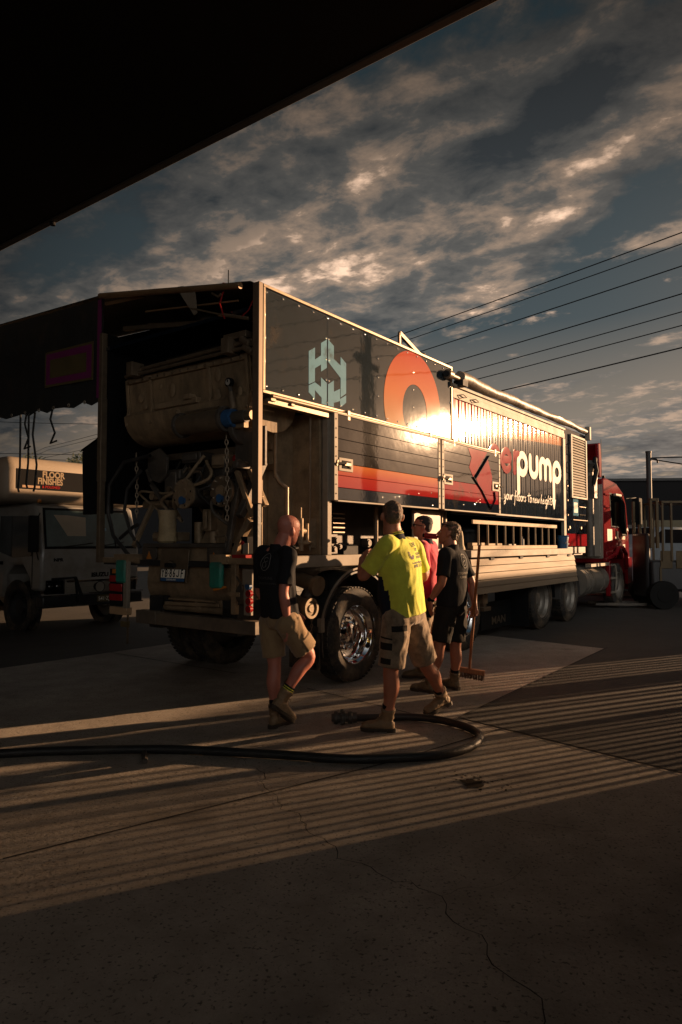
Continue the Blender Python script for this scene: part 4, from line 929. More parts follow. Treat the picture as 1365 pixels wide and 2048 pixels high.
b.add(vs, fs); b.add([(-.04, 2.46, 4.35), (1.2, 2.46, 4.37), (1.2, 7.5, 4.60), (-.04, 7.5, 4.58), (-.04, 2.46, 4.34), (1.2, 2.46, 4.36), (1.2, 7.5, 4.59), (-.04, 7.5, 4.57)], [(0, 3, 2, 1), (4, 5, 6, 7), (0, 1, 5, 4), (2, 3, 7, 6), (1, 2, 6, 5), (0, 4, 7, 3)]); P('awning_roof', b, M_tarp)
b = MB(); b.cyl((-.07, .22, 3.935), (-.07, 2.47, 4.325), .032, 12); b.cyl((-.02, .3, 3.82), (-.02, 1.7, 4.0), .01, 8); b.beam((.0, 1.75, 4.19), (.0, 2.46, 4.25), .03, .03)
P('awning_bar', b, mat('awning_pipe', (.24, .15, .08), .45, .3, .15))
b = MB(); b.beam((.25, .2, 3.70), (.25, 2.45, 4.02), .05, .05); b.beam((.6, .2, 3.75), (.6, 2.45, 4.15), .05, .05); b.beam((.9, .1, 3.6), (.9, 2.45, 3.62), .05, .05); P('awning_rafters', b, M_gal)
b = MB(); b.prism([(1.12, 4.09), (.86, 4.04), (.83, 3.80), (.87, 3.78)], lambda u, v, t: Vector((-.06-t, u, v)), 0, .01); b.cyl((-.075, .86, 3.80), (-.06, .86, 3.80), .012, 8, m=None); P('awning_gusset', b, M_aluw)
b = MB(); b.cyl((-.075, .92, 3.86), (-.04, .32, 3.655), .010, 8); b.cyl((-.055, .48, 3.71), (-.035, .14, 3.61), .018, 8); P('gas_strut', b, M_gal)
b = MB(); b.tube([(-.06, .46, 3.93), (-.07, .50, 3.82), (-.07, .47, 3.75), (-.06, .44, 3.66)], .008, 6, m=M_lens); b.tube([(-.06, .62, 3.95), (-.09, .5, 3.88), (-.09, .46, 3.9)], .012, 6, m=M_gal); b.tube([(-.05, .05, 3.8), (-.06, .12, 3.68), (-.05, .22, 3.64)], .006, 6, m=M_lens); P('awning_cables', b)
b = MB(); b.box(-.045, -.038, 2.48, 2.55, 3.16, 4.30)
sb = P('purple_edge_strip', b, M_purple, aw)
b = MB(); f5 = lambda u, v, t: Vector((-.055-t, u, v)); b.prism([(3.62, 3.42), (3.62, 3.86), (2.60, 3.83), (2.60, 3.38)], f5, 0, .006, M_olive); b.prism([(3.59, 3.45), (3.59, 3.83), (2.63, 3.80), (2.63, 3.41)], f5, .0065, .008, M_purple); b.prism([(3.50, 3.52), (3.50, 3.75), (2.73, 3.72), (2.73, 3.49)], f5, .0085, .010, M_olive); P('marker_board', b, None, aw)
for i in range(8):
    w = 2.62+.33*i+.16
    b = MB(); b.ring((-.045, w, 3.135+(w-2.5)*.02), (1, 0, 0), .018, .006, 10); P('eyelet', b, M_aluw, aw)
rr = random.Random(2)
for w, ln in ((3.45, .42), (3.85, .95), (4.0, .9), (4.2, .95), (4.05, .45)):
    z = 3.12+(w-2.5)*.02; q = .06*(rr.random()-.5); b = MB(); b.tube([(-.05, w, z), (-.06, w+q, z-ln*.3), (-.03, w-q, z-ln*.7), (-.05, w+.06*(1 if ln < .5 else 0)-q, z-ln), (-.05, w-.1*(1 if ln < .5 else 0), z-ln+(.02 if ln < .5 else -.05))], .013, 6); P('tie_strap', b, M_tarp, aw)
b = MB(); f6 = lambda u, v, t: Vector((.12+t, u, v)); b.prism([(2.5, 2.80), (3.07, 2.60), (3.03, 1.84), (2.5, 1.84)], f6, 0, .05); b.add([(.11, 2.5, 2.81), (.11, 3.08, 2.61), (.19, 3.08, 2.61), (.19, 2.5, 2.81), (.11, 2.5, 2.825), (.11, 3.08, 2.625), (.19, 3.08, 2.625), (.19, 2.5, 2.825)], [(0, 1, 2, 3), (4, 7, 6, 5), (0, 4, 5, 1), (3, 2, 6, 7)]); P('far_side_hatch', b, M_shed)
b = MB(); b.cyl((.1, .62, 4.03), (.1, .62, 4.10), .035, 10, r2=.02, m=M_lens); b.cyl((.1, .56, 4.0), (.1, .56, 4.22), .006, 6, m=M_black); P('beacon_aerial', b)

# ================================================================== RED TRACTOR TRUCK
K = empty('prime_mover_truck', P0, TR, 'red tractor unit with grey rear wall coupled in front of the trailer', 'truck')
def PK(name, b, m=None, parent=None, bevel=0., **k): return b.build(name, m, parent or K, bevel, **k)
b = MB()
# cab outline in the side plane, extruded across the width
cab = [(11.2, 1.05), (11.2, 2.95), (11.5, 2.98), (12.3, 2.92), (12.9, 2.72), (13.15, 2.45), (13.35, 1.75), (13.4, 1.2), (13.4, .75), (12.95, .75), (12.85, 1.1), (12.6, 1.28), (12.2, 1.32), (11.8, 1.28), (11.55, 1.05)]
b.prism(cab, lambda u, v, t: Vector((u, t, v)), .06, 2.4); PK('cab_shell', b, M_redt, bevel=.03)
b = MB(); b.prism([(11.85, 1.90), (11.72, 2.62), (12.60, 2.60), (12.92, 2.42), (13.08, 1.72), (12.7, 1.72), (12.45, 1.90)], onside(.06), .0, .012); wn = PK('side_window', b, M_glass)
b = MB(); b.prism([(11.80, 1.87), (11.67, 2.66), (12.62, 2.64), (12.96, 2.45), (13.12, 1.68), (12.68, 1.68), (12.43, 1.87)], onside(.0599), .0, .005); PK('window_seal', b, M_ink, wn)
b = MB(); pts = [(11.80, 1.87), (12.43, 1.87), (12.68, 1.68), (13.12, 1.68)]
b.tube([onside(.045)(*p, .0) for p in pts], .012, 8); b.tube([onside(.045)(*p, 0) for p in ((12.62, 2.64), (12.96, 2.45), (13.12, 1.68))], .01, 8); PK('window_trim', b, M_chrome, wn)
b = MB(); b.box(11.19, 11.2, .08, 2.38, 1.15, 2.82)
for i in range(8): b.box(11.14, 11.185, .45, 1.9, 1.25+i*.19, 1.36+i*.19)
b.box(11.12, 11.185, .12, .42, 1.2, 2.8); PK('cab_rear_wall', b, M_greyp, bevel=.02)
b = MB(); b.prism([(11.15, 2.98), (11.1, 3.74), (11.26, 3.77), (11.34, 3.4), (11.30, 2.98)], lambda u, v, t: Vector((u, t, v)), .12, .2); b.prism([(11.15, 2.98), (11.1, 3.74), (11.26, 3.77), (11.34, 3.4), (11.30, 2.98)], lambda u, v, t: Vector((u, t, v)), 2.2, 2.28)
b.add([(11.28, .2, 3.78), (11.28, 2.2, 3.78), (12.1, 1.9, 3.0), (12.1, .5, 3.0), (11.25, .2, 3.74), (11.25, 2.2, 3.74), (12.06, 1.9, 2.98), (12.06, .5, 2.98)], [(0, 3, 2, 1), (4, 5, 6, 7), (0, 1, 5, 4), (2, 3, 7, 6)])
PK('roof_deflector', b, M_redt, bevel=.02)
b = MB(); b.cyl((10.95, .3, 1.2), (10.95, .3, 3.1), .10, 16); b.cyl((10.95, .3, 3.1), (10.85, .22, 3.3), .10, 16); b.box(10.85, 11.1, .15, .5, 2.5, 3.0); PK('intake_stack', b, M_dsteel)
b = MB(); b.tube([(10.9, .2, 2.75), (10.85, .1, 3.1), (10.9, .15, 3.3), (11.1, .2, 3.4)], .05, 12); PK('intake_hose', b, M_black)
for z in (2.58, 2.30):
    b = MB(); b.box(11.25, 11.62, .03, .062, z, z+.05); PK('cab_vent_rib', b, M_redt, bevel=.01)
b = MB(); b.tube([(11.1, .03, 1.12), (11.9, .0, 1.24), (12.05, -.02, 1.38), (12.4, -.02, 1.40), (12.8, .0, 1.25), (12.95, .02, .9)], .05, 10); b.box(11.2, 12.0, .0, .07, 1.15, 1.32); b.box(11.40, 11.5, .0, .1, .3, 1.1); b.box(12.95, 13.4, -.0, .08, .5, 1.15); PK('wheel_arch_trim', b, M_redt, bevel=.015)
b = MB(); b.box(11.45, 11.85, .052, .06, 1.55, 1.82, M_greyp); b.box(12.15, 12.35, .05, .06, 1.58, 1.78, M_ink); b.box(12.75, 12.95, .05, .06, 1.35, 1.47, M_greyp); b.text('26.480', lambda x, y, z: Vector((12.6+x, .055-z, 1.58+y)), .14, M_gal, depth=.001, bold=.002); b.cyl((12.1, .04, 1.62), (12.1, .06, 1.62), .03, 10, m=M_gal); PK('door_details', b)
b = MB(); b.beam((12.4, -.12, 2.55), (13.05, -.2, 2.60), .03, .03, M_black); b.box(13.0, 13.3, -.28, -.12, 1.95, 2.6, M_ink); b.box(11.95, 12.45, -.02, .05, 2.6, 2.66, M_aluw); PK('side_mirror', b, None, bevel=.02)
b = MB(); b.box(13.35, 13.42, .2, 2.3, 1.0, 1.6); b.box(13.36, 13.5, .1, 2.4, .35, .75); PK('front_bumper', b, M_redt, bevel=.02)
b = MB(); b.cyl((12.1, .3, 2.97), (12.1, .3, 3.10), .05, 12, r2=.03); b.cyl((12.95, .2, 2.68), (12.95, .2, 2.82), .03, 10); b.cyl((11.6, .2, 3.0), (11.6, .2, 3.9), .006, 6); PK('roof_beacon', b, M_black)
b = MB(); b.box(6.6, 13.2, .75, .9, .75, 1.0); b.box(6.6, 13.2, 1.6, 1.75, .75, 1.0); b.box(6.9, 9.4, .4, 2.1, 1.0, 1.12); b.box(9.4, 11.2, .5, 2.0, .5, 1.0); PK('chassis', b, M_blackpaint)
b = MB(); b.cyl((9.75, .30, .68), (11.35, .30, .68), .30, 26); 
for s in (9.95, 10.2, 10.95): b.cyl((s, .30, .68), (s+.04, .30, .68), .312, 26, m=None)
PK('fuel_tank', b, M_alu)
b = MB(); b.box(9.95, 11.3, -.02, .10, 1.0, 1.06); b.tube([(11.45, .0, .38), (11.75, -.02, .38), (11.85, -.02, .6), (11.85, -.02, .85), (11.75, -.02, 1.0), (11.45, .0, 1.0)], .018, 8); b.box(11.45, 11.8, -.03, .3, .36, .4); b.box(11.45, 11.8, -.03, .3, .68, .72); PK('cab_steps', b, M_aluw)
for s in (7.15, 8.60):
    wheel(K, s, -.02, rim=M_alu, dish='deep')
    wheel(K, s, 2.45, rim=M_alu, side=1)
wheel(K, 12.25, .02, rim=M_alu, dish='flat'); wheel(K, 12.25, 2.42, rim=M_alu, side=1)
def archK(s0, a0, a1, m):
    b = MB(); vs = []; n = 20
    for i in range(n+1):
        a = R(a0+(a1-a0)*i/n)
        for rr in (.58, .60):
            for w in (-.02, .5): vs.append((s0+rr*math.cos(a), w, .51+rr*math.sin(a)))
    fs = []
    for i in range(n):
        o = 4*i; p = o+4; fs += [(o, o+1, p+1, p), (o+2, p+2, p+3, o+3), (o, p, p+2, o+2), (o+1, o+3, p+3, p+1)]
    b.add(vs, fs+[(0, 2, 3, 1), (4*n, 4*n+1, 4*n+3, 4*n+2)]); PK('mudguard', b, m)
archK(8.60, -5, 185, mat('grey_mudguard', (.09, .085, .08), .45, 0, .2, 4)); archK(7.15, 0, 100, M_black)
b = MB(); b.box(6.50, 6.53, .0, .6, .10, 1.0, M_black); PK('mud_flap', b)
b = MB(); b.box(5.35, 6.50, .32, .36, .12, .55, M_black); b.text('MAN', lambda x, y, z: Vector((5.72+x*1.5, .315-z, .19+y)), .17, M_gal, bold=.004, depth=.001); PK('rear_flap', b)
b = MB(); b.cyl((8.0, 1.2, 1.12), (8.0, 1.2, 1.2), .45, 24); PK('fifth_wheel', b, M_dsteel)
b = MB()
for i, w in enumerate((.6, .8, 1.0)): b.tube([(9.8, w, 1.6), (10.2, w+.1, 1.2), (10.6, w+.1, 1.15), (11.0, w, 1.5)], .02, 8)
PK('suzi_lines', b, M_black)

# ================================================================== things resting on the trailer
L_ = empty('ladder', tp(0, 0, 0), TR, 'pale aluminium ladder lying on its edge on the side platform below the lettering', 'ladder')
def rail(z0): b = MB(); b.beam((4.22, -.08, z0), (7.68, -.08, z0-.005), .028, .06); return b
rail(1.80).build('side_rail', M_lad, L_, .005); rail(1.435).build('side_rail', M_lad, L_, .005)
for i in range(11):
    s = 4.42+i*.316; b = MB(); b.cyl((s, -.08, 1.46), (s, -.08, 1.77), .016, 10); b.build('rung', M_lad, L_)
def bucket(loc, m, label, r=.10, h=.24):
    B = empty('paint_pail', loc, 0, label, 'bucket'); b = MB(); b.lathe([(0, 0), (r*.86, 0), (r*.9, .01), (r, h-.05), (r+.008, h-.05), (r+.008, h-.035), (r, h-.03), (r+.01, h), (r-.006, h), (r-.015, .02), (0, .02)], (0, 0, 0), (0, 0, 1), 26); b.build('pail', m, B)
    b = MB(); b.tube([(r+.01, 0, h-.04), (r*.8, -.06, h-.10), (0, -.075-r*.4, h-.15), (-r*.8, -.06, h-.10), (-r-.01, 0, h-.04)], .004, 6); b.build('bail', M_gal, B); return B
bucket(tp(8.05, -.07, 1.40), M_bluep, 'blue lidded pail standing at the far end of the side platform')
b = MB(); b.lathe([(0, 0), (.075, 0), (.07, .03), (.055, .07), (.048, .19), (.035, .26), (0, .27)], (0, 0, 0), (0, 0, 1), 20); o = b.build('cement_cone', M_bucket); o.location = tp(3.96, -.02, 1.405)
tag(o, 'cream coloured tapered cone standing behind the ladder end', 'funnel')
for i, (s, w, l, m, lab, h) in enumerate(((4.35, -.02, .42, M_lad, 'long pale timber offcut behind the ladder, nearest the lettering end of the door', .10), (4.95, .0, .5, M_lad, 'short pale timber block behind the middle rungs of the ladder', .09), (5.7, -.0, .3, M_dsteel, 'small dark metal block behind the ladder rungs', .08))):
    b = MB(); b.box(0, l, 0, .08, 0, h); o = b.build('timber_block', m, None, .006); o.location = tp(s, w, 1.405); o.rotation_euler = (0, 0, TR); tag(o, lab, 'block')
b = MB(); b.cyl((0, 0, 0), (0, 0, .16), .035, 12); b.cyl((0, 0, .16), (0, 0, .20), .014, 10); o = b.build('spray_can', M_whitep); o.location = tp(6.2, -.02, 1.405); tag(o, 'small pale spray can standing behind the ladder', 'can')

# ================================================================== BACKGROUND
Q = empty('flooring_truck', (-4.95, 11.3, 0), R(53.1), 'white cab-over box truck behind on the left with a floor finishes banner over the cab', 'truck')
def PQ(name, b, m=None, parent=None, bevel=0., **k): return b.build(name, m, parent or Q, bevel, **k)
b = MB(); b.prism([(0, .70), (0, 1.38), (.22, 2.12), (.32, 2.18), (1.55, 2.18), (1.55, .55), (1.25, .55), (1.18, .95), (.95, 1.12), (.6, 1.12), (.38, .9), (.34, .70)], lambda u, v, t: Vector((t, u, v)), 0, 1.92); PQ('cab', b, M_whitep, bevel=.05)
b = MB(); sl_ = .22/.74; f = lambda u, v, t: Vector((u, (v-1.38)*sl_-t, v))
b.prism([(.10, 1.44), (1.82, 1.44), (1.76, 2.06), (.16, 2.06)], f, .004, .014); ws = PQ('windscreen', b, mat('windscreen_glass', (.07, .11, .115), .06, 0, .3, 2, spec=.9), bevel=.004)
b = MB(); b.prism([(.06, 1.40), (1.86, 1.40), (1.80, 2.10), (.12, 2.10)], f, -.004, .003); PQ('windscreen_seal', b, M_ink, ws)
b = MB(); b.tube([f(.35, 1.43, .02), f(.95, 1.50, .03)], .008, 6); b.tube([f(1.0, 1.43, .02), f(1.6, 1.52, .03)], .008, 6); b.tube([f(1.42, 1.40, .02), f(1.42, 1.85, .03)], .01, 6); PQ('wipers', b, M_black, ws)
b = MB(); b.prism([(.50, 1.62), (.85, 1.62), (.9, 1.95), (.55, 1.98), (.3, 1.98)], f, .0141, .0150); PQ('rear_window_seen_through', b, mat('pale_glass', (.3, .26, .2), .2, 0, .1), ws)
b = MB(); b.prism([(1.15, 1.9), (1.27, 1.88), (1.27, 1.95), (1.15, 1.96)], f, .0141, .0150); b.prism([(1.18, 1.72), (1.28, 1.72), (1.28, 1.77), (1.18, 1.77)], f, .0141, .0150); PQ('windscreen_sticker', b, M_logo, ws)
b = MB(); b.prism([(.30, 1.28), (.26, 1.95), (1.35, 1.98), (1.40, 1.35), (.9, 1.25)], lambda u, v, t: Vector((-t, u, v)), .002, .012); PQ('side_window', b, mat('dark_side_glass', (.012, .016, .018), .06, 0, .1))
b = MB(); b.box(-.006, 0, 1.43, 1.445, .75, 2.05); b.box(-.006, 0, .27, .285, .75, 1.9); b.box(-.02, -.0, 1.25, 1.40, 1.12, 1.18); PQ('door_gap', b, M_ink)
b = MB(); b.box(-.24, -.10, -.1, .0, 1.35, 1.95); b.beam((-.1, -.03, 1.9), (0.02, .1, 2.0), .02, .02); b.beam((-.1, -.03, 1.35), (0.02, .12, 1.2), .02, .02); PQ('side_mirror', b, M_black, bevel=.02)
b = MB(); b.box(-.02, 1.94, -.10, .12, .42, .62); PQ('bumper', b, mat('dark_bumper', (.03, .03, .032), .4, .2, .2), bevel=.03)
b = MB(); b.beam((-.02, -.11, .625), (1.94, -.11, .625), .02, .02); b.beam((.5, -.11, .43), (1.94, -.11, .43), .02, .02); b.box(.45, 1.9, -.03, -.004, .83, .86); PQ('chrome_strip', b, M_chrome)
b = MB(); b.box(.42, 1.80, -.02, -.002, .64, .82); 
for i in range(4): b.box(.45, 1.78, -.028, -.02, .66+i*.04, .68+i*.04, None)
PQ('grille', b, M_greyp, bevel=.003)
for x0 in (.08, 1.52):
    b = MB(); b.box(x0, x0+.33, -.03, .05, .64, .88, M_glass); b.box(x0+.01, x0+.32, -.012, .06, .65, .87, M_ink)
    for q in (.09, .23): b.sph((x0+q, -.005, .77), .05, M_chrome, 12, (1, .35, 1))
    PQ('headlight', b, None, bevel=.01)
b = MB(); b.tube([(.10, -.16, .90), (.5, -.2, .92), (.55, -.2, .5)], .022, 8); b.tube([(.5, -.2, .92), (.62, -.2, .60)], .03, 8); PQ('bull_bar', b, M_black)
for x0 in (.98, 1.28):
    b = MB(); b.cyl((x0, -.19, .74), (x0, -.10, .74), .10, 22, r2=.07, m=M_black); b.cyl((x0, -.195, .74), (x0, -.19, .74), .085, 20, m=M_greyp); PQ('spot_lamp', b)
b = MB(); b.box(.98, 1.36, -.115, -.105, .47, .59, M_olive); b.text('541·ZJE', lambda x, y, z: Vector((1.0+x*.92, -.116-z, .495+y)), .095, M_plate, bold=.001, depth=.0005); PQ('number_plate', b)
b = MB(); b.text('ISUZU', lambda x, y, z: Vector((.93+x*1.25, -.003-z, .91+y)), .10, M_ink, bold=.004, depth=.002); b.text('NPR', lambda x, y, z: Vector((.22+x*1.2, -.003-z, 1.19+y)), .075, M_ink, bold=.003, depth=.002); PQ('maker_lettering', b)
b = MB(); b.sph((-.0, .1, 2.20), .035, n=10); PQ('marker_lamp', b, M_amber)
b = MB(); b.box(-.62, 2.30, .1, 6.5, 2.18, 2.92); o = PQ('box_body', b, mat('cream_body_paint', (.36, .29, .22), .5, 0, .12, 2), bevel=.2); o.modifiers['bevel'].segments = 5
b = MB(); b.box(-.42, 2.30, 1.7, 6.5, .95, 2.4); PQ('lower_body', b, M_whitep, bevel=.03)
b = MB(); b.box(-.40, 2.08, .094, .104, 2.385, 2.715, M_ink); b.text('FLOOR', lambda x, y, z: Vector((.04+x*.86, .092-z, 2.60+y)), .145, M_lad, bold=.005, depth=.001); b.text('FINISHES', lambda x, y, z: Vector((-.04+x*.80, .092-z, 2.485+y)), .145, M_lad, bold=.005, depth=.001)
b.box(-.30, .0, .090, .0935, 2.41, 2.45, mat('banner_tan', (.35, .2, .1), .5)); b.text('& POLISHED', lambda x, y, z: Vector((.04+x*1.0, .089-z, 2.42+y)), .06, M_lens, bold=.001, depth=.0005); PQ('banner', b)
for (x0, y0) in ((.0, .8), (.0, 4.6)):
    W = wheel(Q, 0, 0, r=.40, wid=.22, rim=M_fence, dish='flat'); W.rotation_euler = (0, 0, R(-90)); W.location = (x0+.02, y0, .40); W.scale = (1, 1, 1)
    W = wheel(Q, 0, 0, r=.40, wid=.22, rim=M_greyp, dish='flat'); W.rotation_euler = (0, 0, R(90)); W.location = (x0+1.9, y0, .40)

# forklift parked in the dark on the right
FK = empty('forklift', (7.02, 15.5, 0), R(-4), 'yellow and black forklift parked in deep shade at the right edge', 'forklift')
FK.scale = (1.15, 1.15, 1.15)
def PF(name, b, m=None, bevel=0.): return b.build(name, m, FK, bevel)
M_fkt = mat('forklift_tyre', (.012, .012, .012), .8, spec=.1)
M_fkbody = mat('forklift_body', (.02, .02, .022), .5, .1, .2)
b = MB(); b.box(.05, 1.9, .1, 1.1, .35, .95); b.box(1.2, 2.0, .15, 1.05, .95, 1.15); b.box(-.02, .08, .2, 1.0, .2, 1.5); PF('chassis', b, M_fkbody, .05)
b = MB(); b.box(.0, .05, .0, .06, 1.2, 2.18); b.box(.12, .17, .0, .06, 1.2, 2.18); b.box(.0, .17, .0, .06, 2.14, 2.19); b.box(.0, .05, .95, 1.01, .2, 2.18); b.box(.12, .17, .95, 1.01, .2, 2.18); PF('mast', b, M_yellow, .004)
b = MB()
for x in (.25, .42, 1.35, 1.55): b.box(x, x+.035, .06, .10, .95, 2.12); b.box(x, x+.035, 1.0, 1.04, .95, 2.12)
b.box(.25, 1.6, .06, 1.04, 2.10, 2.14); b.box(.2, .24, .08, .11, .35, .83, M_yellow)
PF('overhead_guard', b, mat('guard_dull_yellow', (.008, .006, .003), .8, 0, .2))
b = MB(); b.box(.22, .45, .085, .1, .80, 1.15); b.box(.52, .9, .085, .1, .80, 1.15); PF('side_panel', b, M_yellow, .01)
for x in (.25, 1.6):
    for y in (.0, .9):
        b = MB(); b.cyl((x, y, .28), (x, y+.2, .28), .28, 24); b.cyl((x, y-.01, .28), (x, y, .28), .14, 18); PF('wheel', b, M_fkt, .02)
b = MB(); b.box(-1.0, .0, .25, .36, .05, .10); b.box(-1.0, .0, .7, .81, .05, .10); PF('forks', b, M_dsteel)
# white ute nose beyond the red cab
CR = empty('white_car', (7.55, 18.3, 0), R(25), 'pale blue-white car nose showing beyond the red cab', 'car')
b = MB(); b.prism([(-.2, .45), (-.25, 1.05), (-.1, 1.35), (.9, 1.52), (1.5, 1.95), (3.0, 1.95), (3.9, 1.4), (4.3, 1.3), (4.3, .45)], lambda u, v, t: Vector((u, t, v)), 0, 1.75); b.build('body', mat('pale_car_paint', (.22, .25, .27), .4, .1, .06, coat=.1), CR, .09)
b = MB(); b.prism([(.98, 1.50), (1.5, 1.88), (1.55, 1.50)], lambda u, v, t: Vector((u, -t, v)), .001, .008); b.prism([(1.6, 1.50), (1.6, 1.88), (2.9, 1.88), (3.3, 1.5)], lambda u, v, t: Vector((u, -t, v)), .001, .008); b.build('side_window', M_ink, CR)
b = MB(); b.prism([(.1, .97), (1.64, .97), (1.5, 1.4), (.25, 1.4)], lambda u, v, t: Vector((.93+(v-.97)*1.2-t, u, v+.53)), .0, .01); b.build('windscreen', M_ink, CR)
for x in (.7, 3.5):
    b = MB(); b.cyl((x, -.02, .36), (x, .2, .36), .36, 26, m=M_rubber); b.cyl((x, -.03, .36), (x, -.02, .36), .22, 20, m=M_alu); b.build('wheel', None, CR)
b = MB(); b.box(-.27, -.2, .1, .5, .85, 1.05); b.build('headlight', M_glass, CR, .02)
# buildings
BL = empty('warehouse', (5.5, 31, 0), R(-6), 'long low dark warehouse behind the red cab at right', 'building')
b = MB(); b.box(0, 40, 0, 14, 0, 4.25); b.build('wall', M_shed, BL)
b = MB(); b.box(-.1, 40.1, -.1, 14, 4.25, 4.36); b.build('roof', M_fence, BL)
b = MB(); b.ring((10.2, -.05, 3.6), (0, 1, 0), .34, .05, 20); b.tube([(10.35, -.06, 3.78), (10.1, -.06, 3.78), (10.05, -.06, 3.65), (10.3, -.06, 3.55), (10.3, -.06, 3.42), (10.05, -.06, 3.4)], .05, 8); b.build('wall_emblem', M_greyp, BL)
b = MB(); b.box(4.0, 7.5, -.06, 0, .2, 2.3); b.build('roller_door', M_dsteel, BL)
b = MB(); b.box(7.8, 9.6, -.08, 0, .9, 2.5, M_olive); b.text('OB', lambda x, y, z: Vector((8.0+x, -.09-z, 1.2+y)), 1.1, M_greyp, depth=.01, bold=.01); b.build('wall_sign', None, BL)
B2 = empty('far_shed', (-40, 42, 0), R(4), 'low dark shed far behind the box truck at left', 'building')
b = MB(); b.box(0, 32, 0, 10, 0, 4.2); b.build('wall', M_shed, B2); b = MB(); b.box(-.1, 32.1, -.1, 10, 4.2, 4.35); b.build('roof', M_fence, B2)
# trees behind
def tree(name, loc, h, r, label, seed):
    rs = random.Random(seed); t = empty(name, loc, 0, label, 'tree', 'dark trees beyond the box truck')
    b = MB(); b.tube([(0, 0, 0), (.1, .05, h*.35), (-.05, .1, h*.7)], .16, 8, rs=[.2, .14, .07])
    for k in range(7):
        a = rs.random()*6.28; b.tube([(0, 0, h*(.3+.05*k)), (math.cos(a)*r*.4, math.sin(a)*r*.4, h*(.45+.05*k)), (math.cos(a)*r*.8, math.sin(a)*r*.8, h*(.55+.05*k))], .05, 6, rs=[.08, .05, .02])
    b.build('trunk', mat('bark', (.06, .045, .03), .8), t)
    b = MB(); cl = [(rs.gauss(0, r*.45), rs.gauss(0, r*.45), h*(.62+.3*rs.random()), r*(.2+.22*rs.random())) for _ in range(15)]
    vs = []; fs = []
    for cx, cy, cz, cr in cl:
        for _ in range(170):
            d = Vector((rs.gauss(0, 1), rs.gauss(0, 1), rs.gauss(0, .8))).normalized()*cr*(.55+.5*rs.random()); p = Vector((cx, cy, cz))+d
            a = Vector((rs.gauss(0, 1), rs.gauss(0, 1), rs.gauss(0, 1))).normalized()*.13; c = a.orthogonal().normalized()*.05
            o = len(vs); vs += [p-a, p+c, p+a, p-c]; fs.append((o, o+1, o+2, o+3))
    b.add(vs, fs); b.build('crown', mat('dark_foliage', (.035, .045, .02), .7, 0, .4, 2), t, fix=False)
tree('gum_tree', (-17.5, 42, 0), 6.9, 2.4, 'dark leafy tree rising behind the box truck beside the hatch', 3)
tree('gum_tree', (-20.0, 43, 0), 6.7, 1.8, 'smaller spiky dark tree left of the leafy tree behind the box truck', 5)
# poles and wires
b = MB(); b.cyl((13.06, 12.07, 0), (13.06, 12.07, 10.3), .24, 16, r2=.18); PL = tag(b.build('utility_pole', mat('pole_timber', (.05, .04, .03), .8, 0, .3, 3, .3, 20)), 'tall timber power pole with crossarms standing on the sunny side outside the frame', 'pole')
wd = Vector((-.639, .769, 0)).normalized(); cx = Vector((wd.y, -wd.x, 0))
b = MB()
for z, l in ((8.55, 1.25), (7.15, 1.0)):
    c = Vector((13.06, 12.07, z)); b.beam(c-cx*l-Vector((0, 0, 0)), c+cx*l, .14, .16)
    b.beam(c-cx*l*.6+Vector((0, 0, .05)), c+Vector((0, 0, -.7)), .06, .06); b.beam(c+cx*l*.6, c+Vector((0, 0, -.7)), .06, .06)
b.build('crossarms', MATS['pole_timber'], PL)
wires = [(9.46, -.05, .016), (9.30, .25, .014), (8.57, -.1, .016), (7.78, -.3, .016), (7.46, .1, .014), (7.17, .3, .014), (6.50, 0, .018)]
for i, (z, off, r) in enumerate(wires):
    b = MB(); pts = []
    for k in range(-14, 66):
        t = k*2.0; q = Vector((13.06, 12.07, 0))+wd*t+cx*off
        sp = t % 60 if t >= 0 else t+60; sag = -.55*4*(sp/60)*(1-sp/60)
        pts.append((q.x, q.y, z+.0+sag+.22))
    b.tube(pts, r, 6); tag(b.build('overhead_wire', M_black), ('highest', 'second highest', 'third highest', 'fourth highest', 'third lowest', 'second lowest', 'lowest')[i]+' black overhead wire crossing the sky at right', 'wire', 'overhead wires running over the truck')
b = MB(); b.sph(Vector((13.06, 12.07, 6.72-.2))+wd*16.5+Vector((0, 0, -.38)), .05, n=8); tag(b.build('wire_clamp', M_black), 'small clamp on the lowest overhead wire', 'clamp')
for i, (z0, z1, Y) in enumerate(((11.5, 12.2, 58), (9.1, 9.8, 60), (8.7, 9.2, 60))):
    b = MB(); b.tube([(-34, Y-3, z0), (-24, Y, (z0+z1)/2-.15), (-10, Y+4, z1)], .025, 5)
    tag(b.build('distant_wire', M_black), ('upper lone wire above the box truck at left', 'middle wire low over the box truck at left', 'lowest wire just over the box truck at left')[i], 'wire', 'distant wires over the box truck')
b = MB(); b.cyl((9.05, 20, 0), (9.05, 20, 4.15), .075, 14); b.cyl((9.05, 20, 4.15), (9.05, 20, 4.2), .085, 14); b.tube([(9.12, 20, 3.98), (9.3, 20, 3.95), (9.32, 20, 3.85)], .03, 6)
tag(b.build('short_pole', M_fence), 'short dark steel post with service lines between the red cab and forklift', 'pole')
for i, pts in enumerate(([(9.1, 20, 4.0), (12, 19, 3.97), (18, 17, 4.15)], [(9.15, 20, 3.96), (10.5, 19, 3.55), (13, 17, 3.0)])):
    b = MB(); b.tube(pts, .018, 6); tag(b.build('service_wire', M_black), ('level service wire leaving the short post', 'sagging service wire leaving the short post')[i], 'wire', 'service wires on the short post')

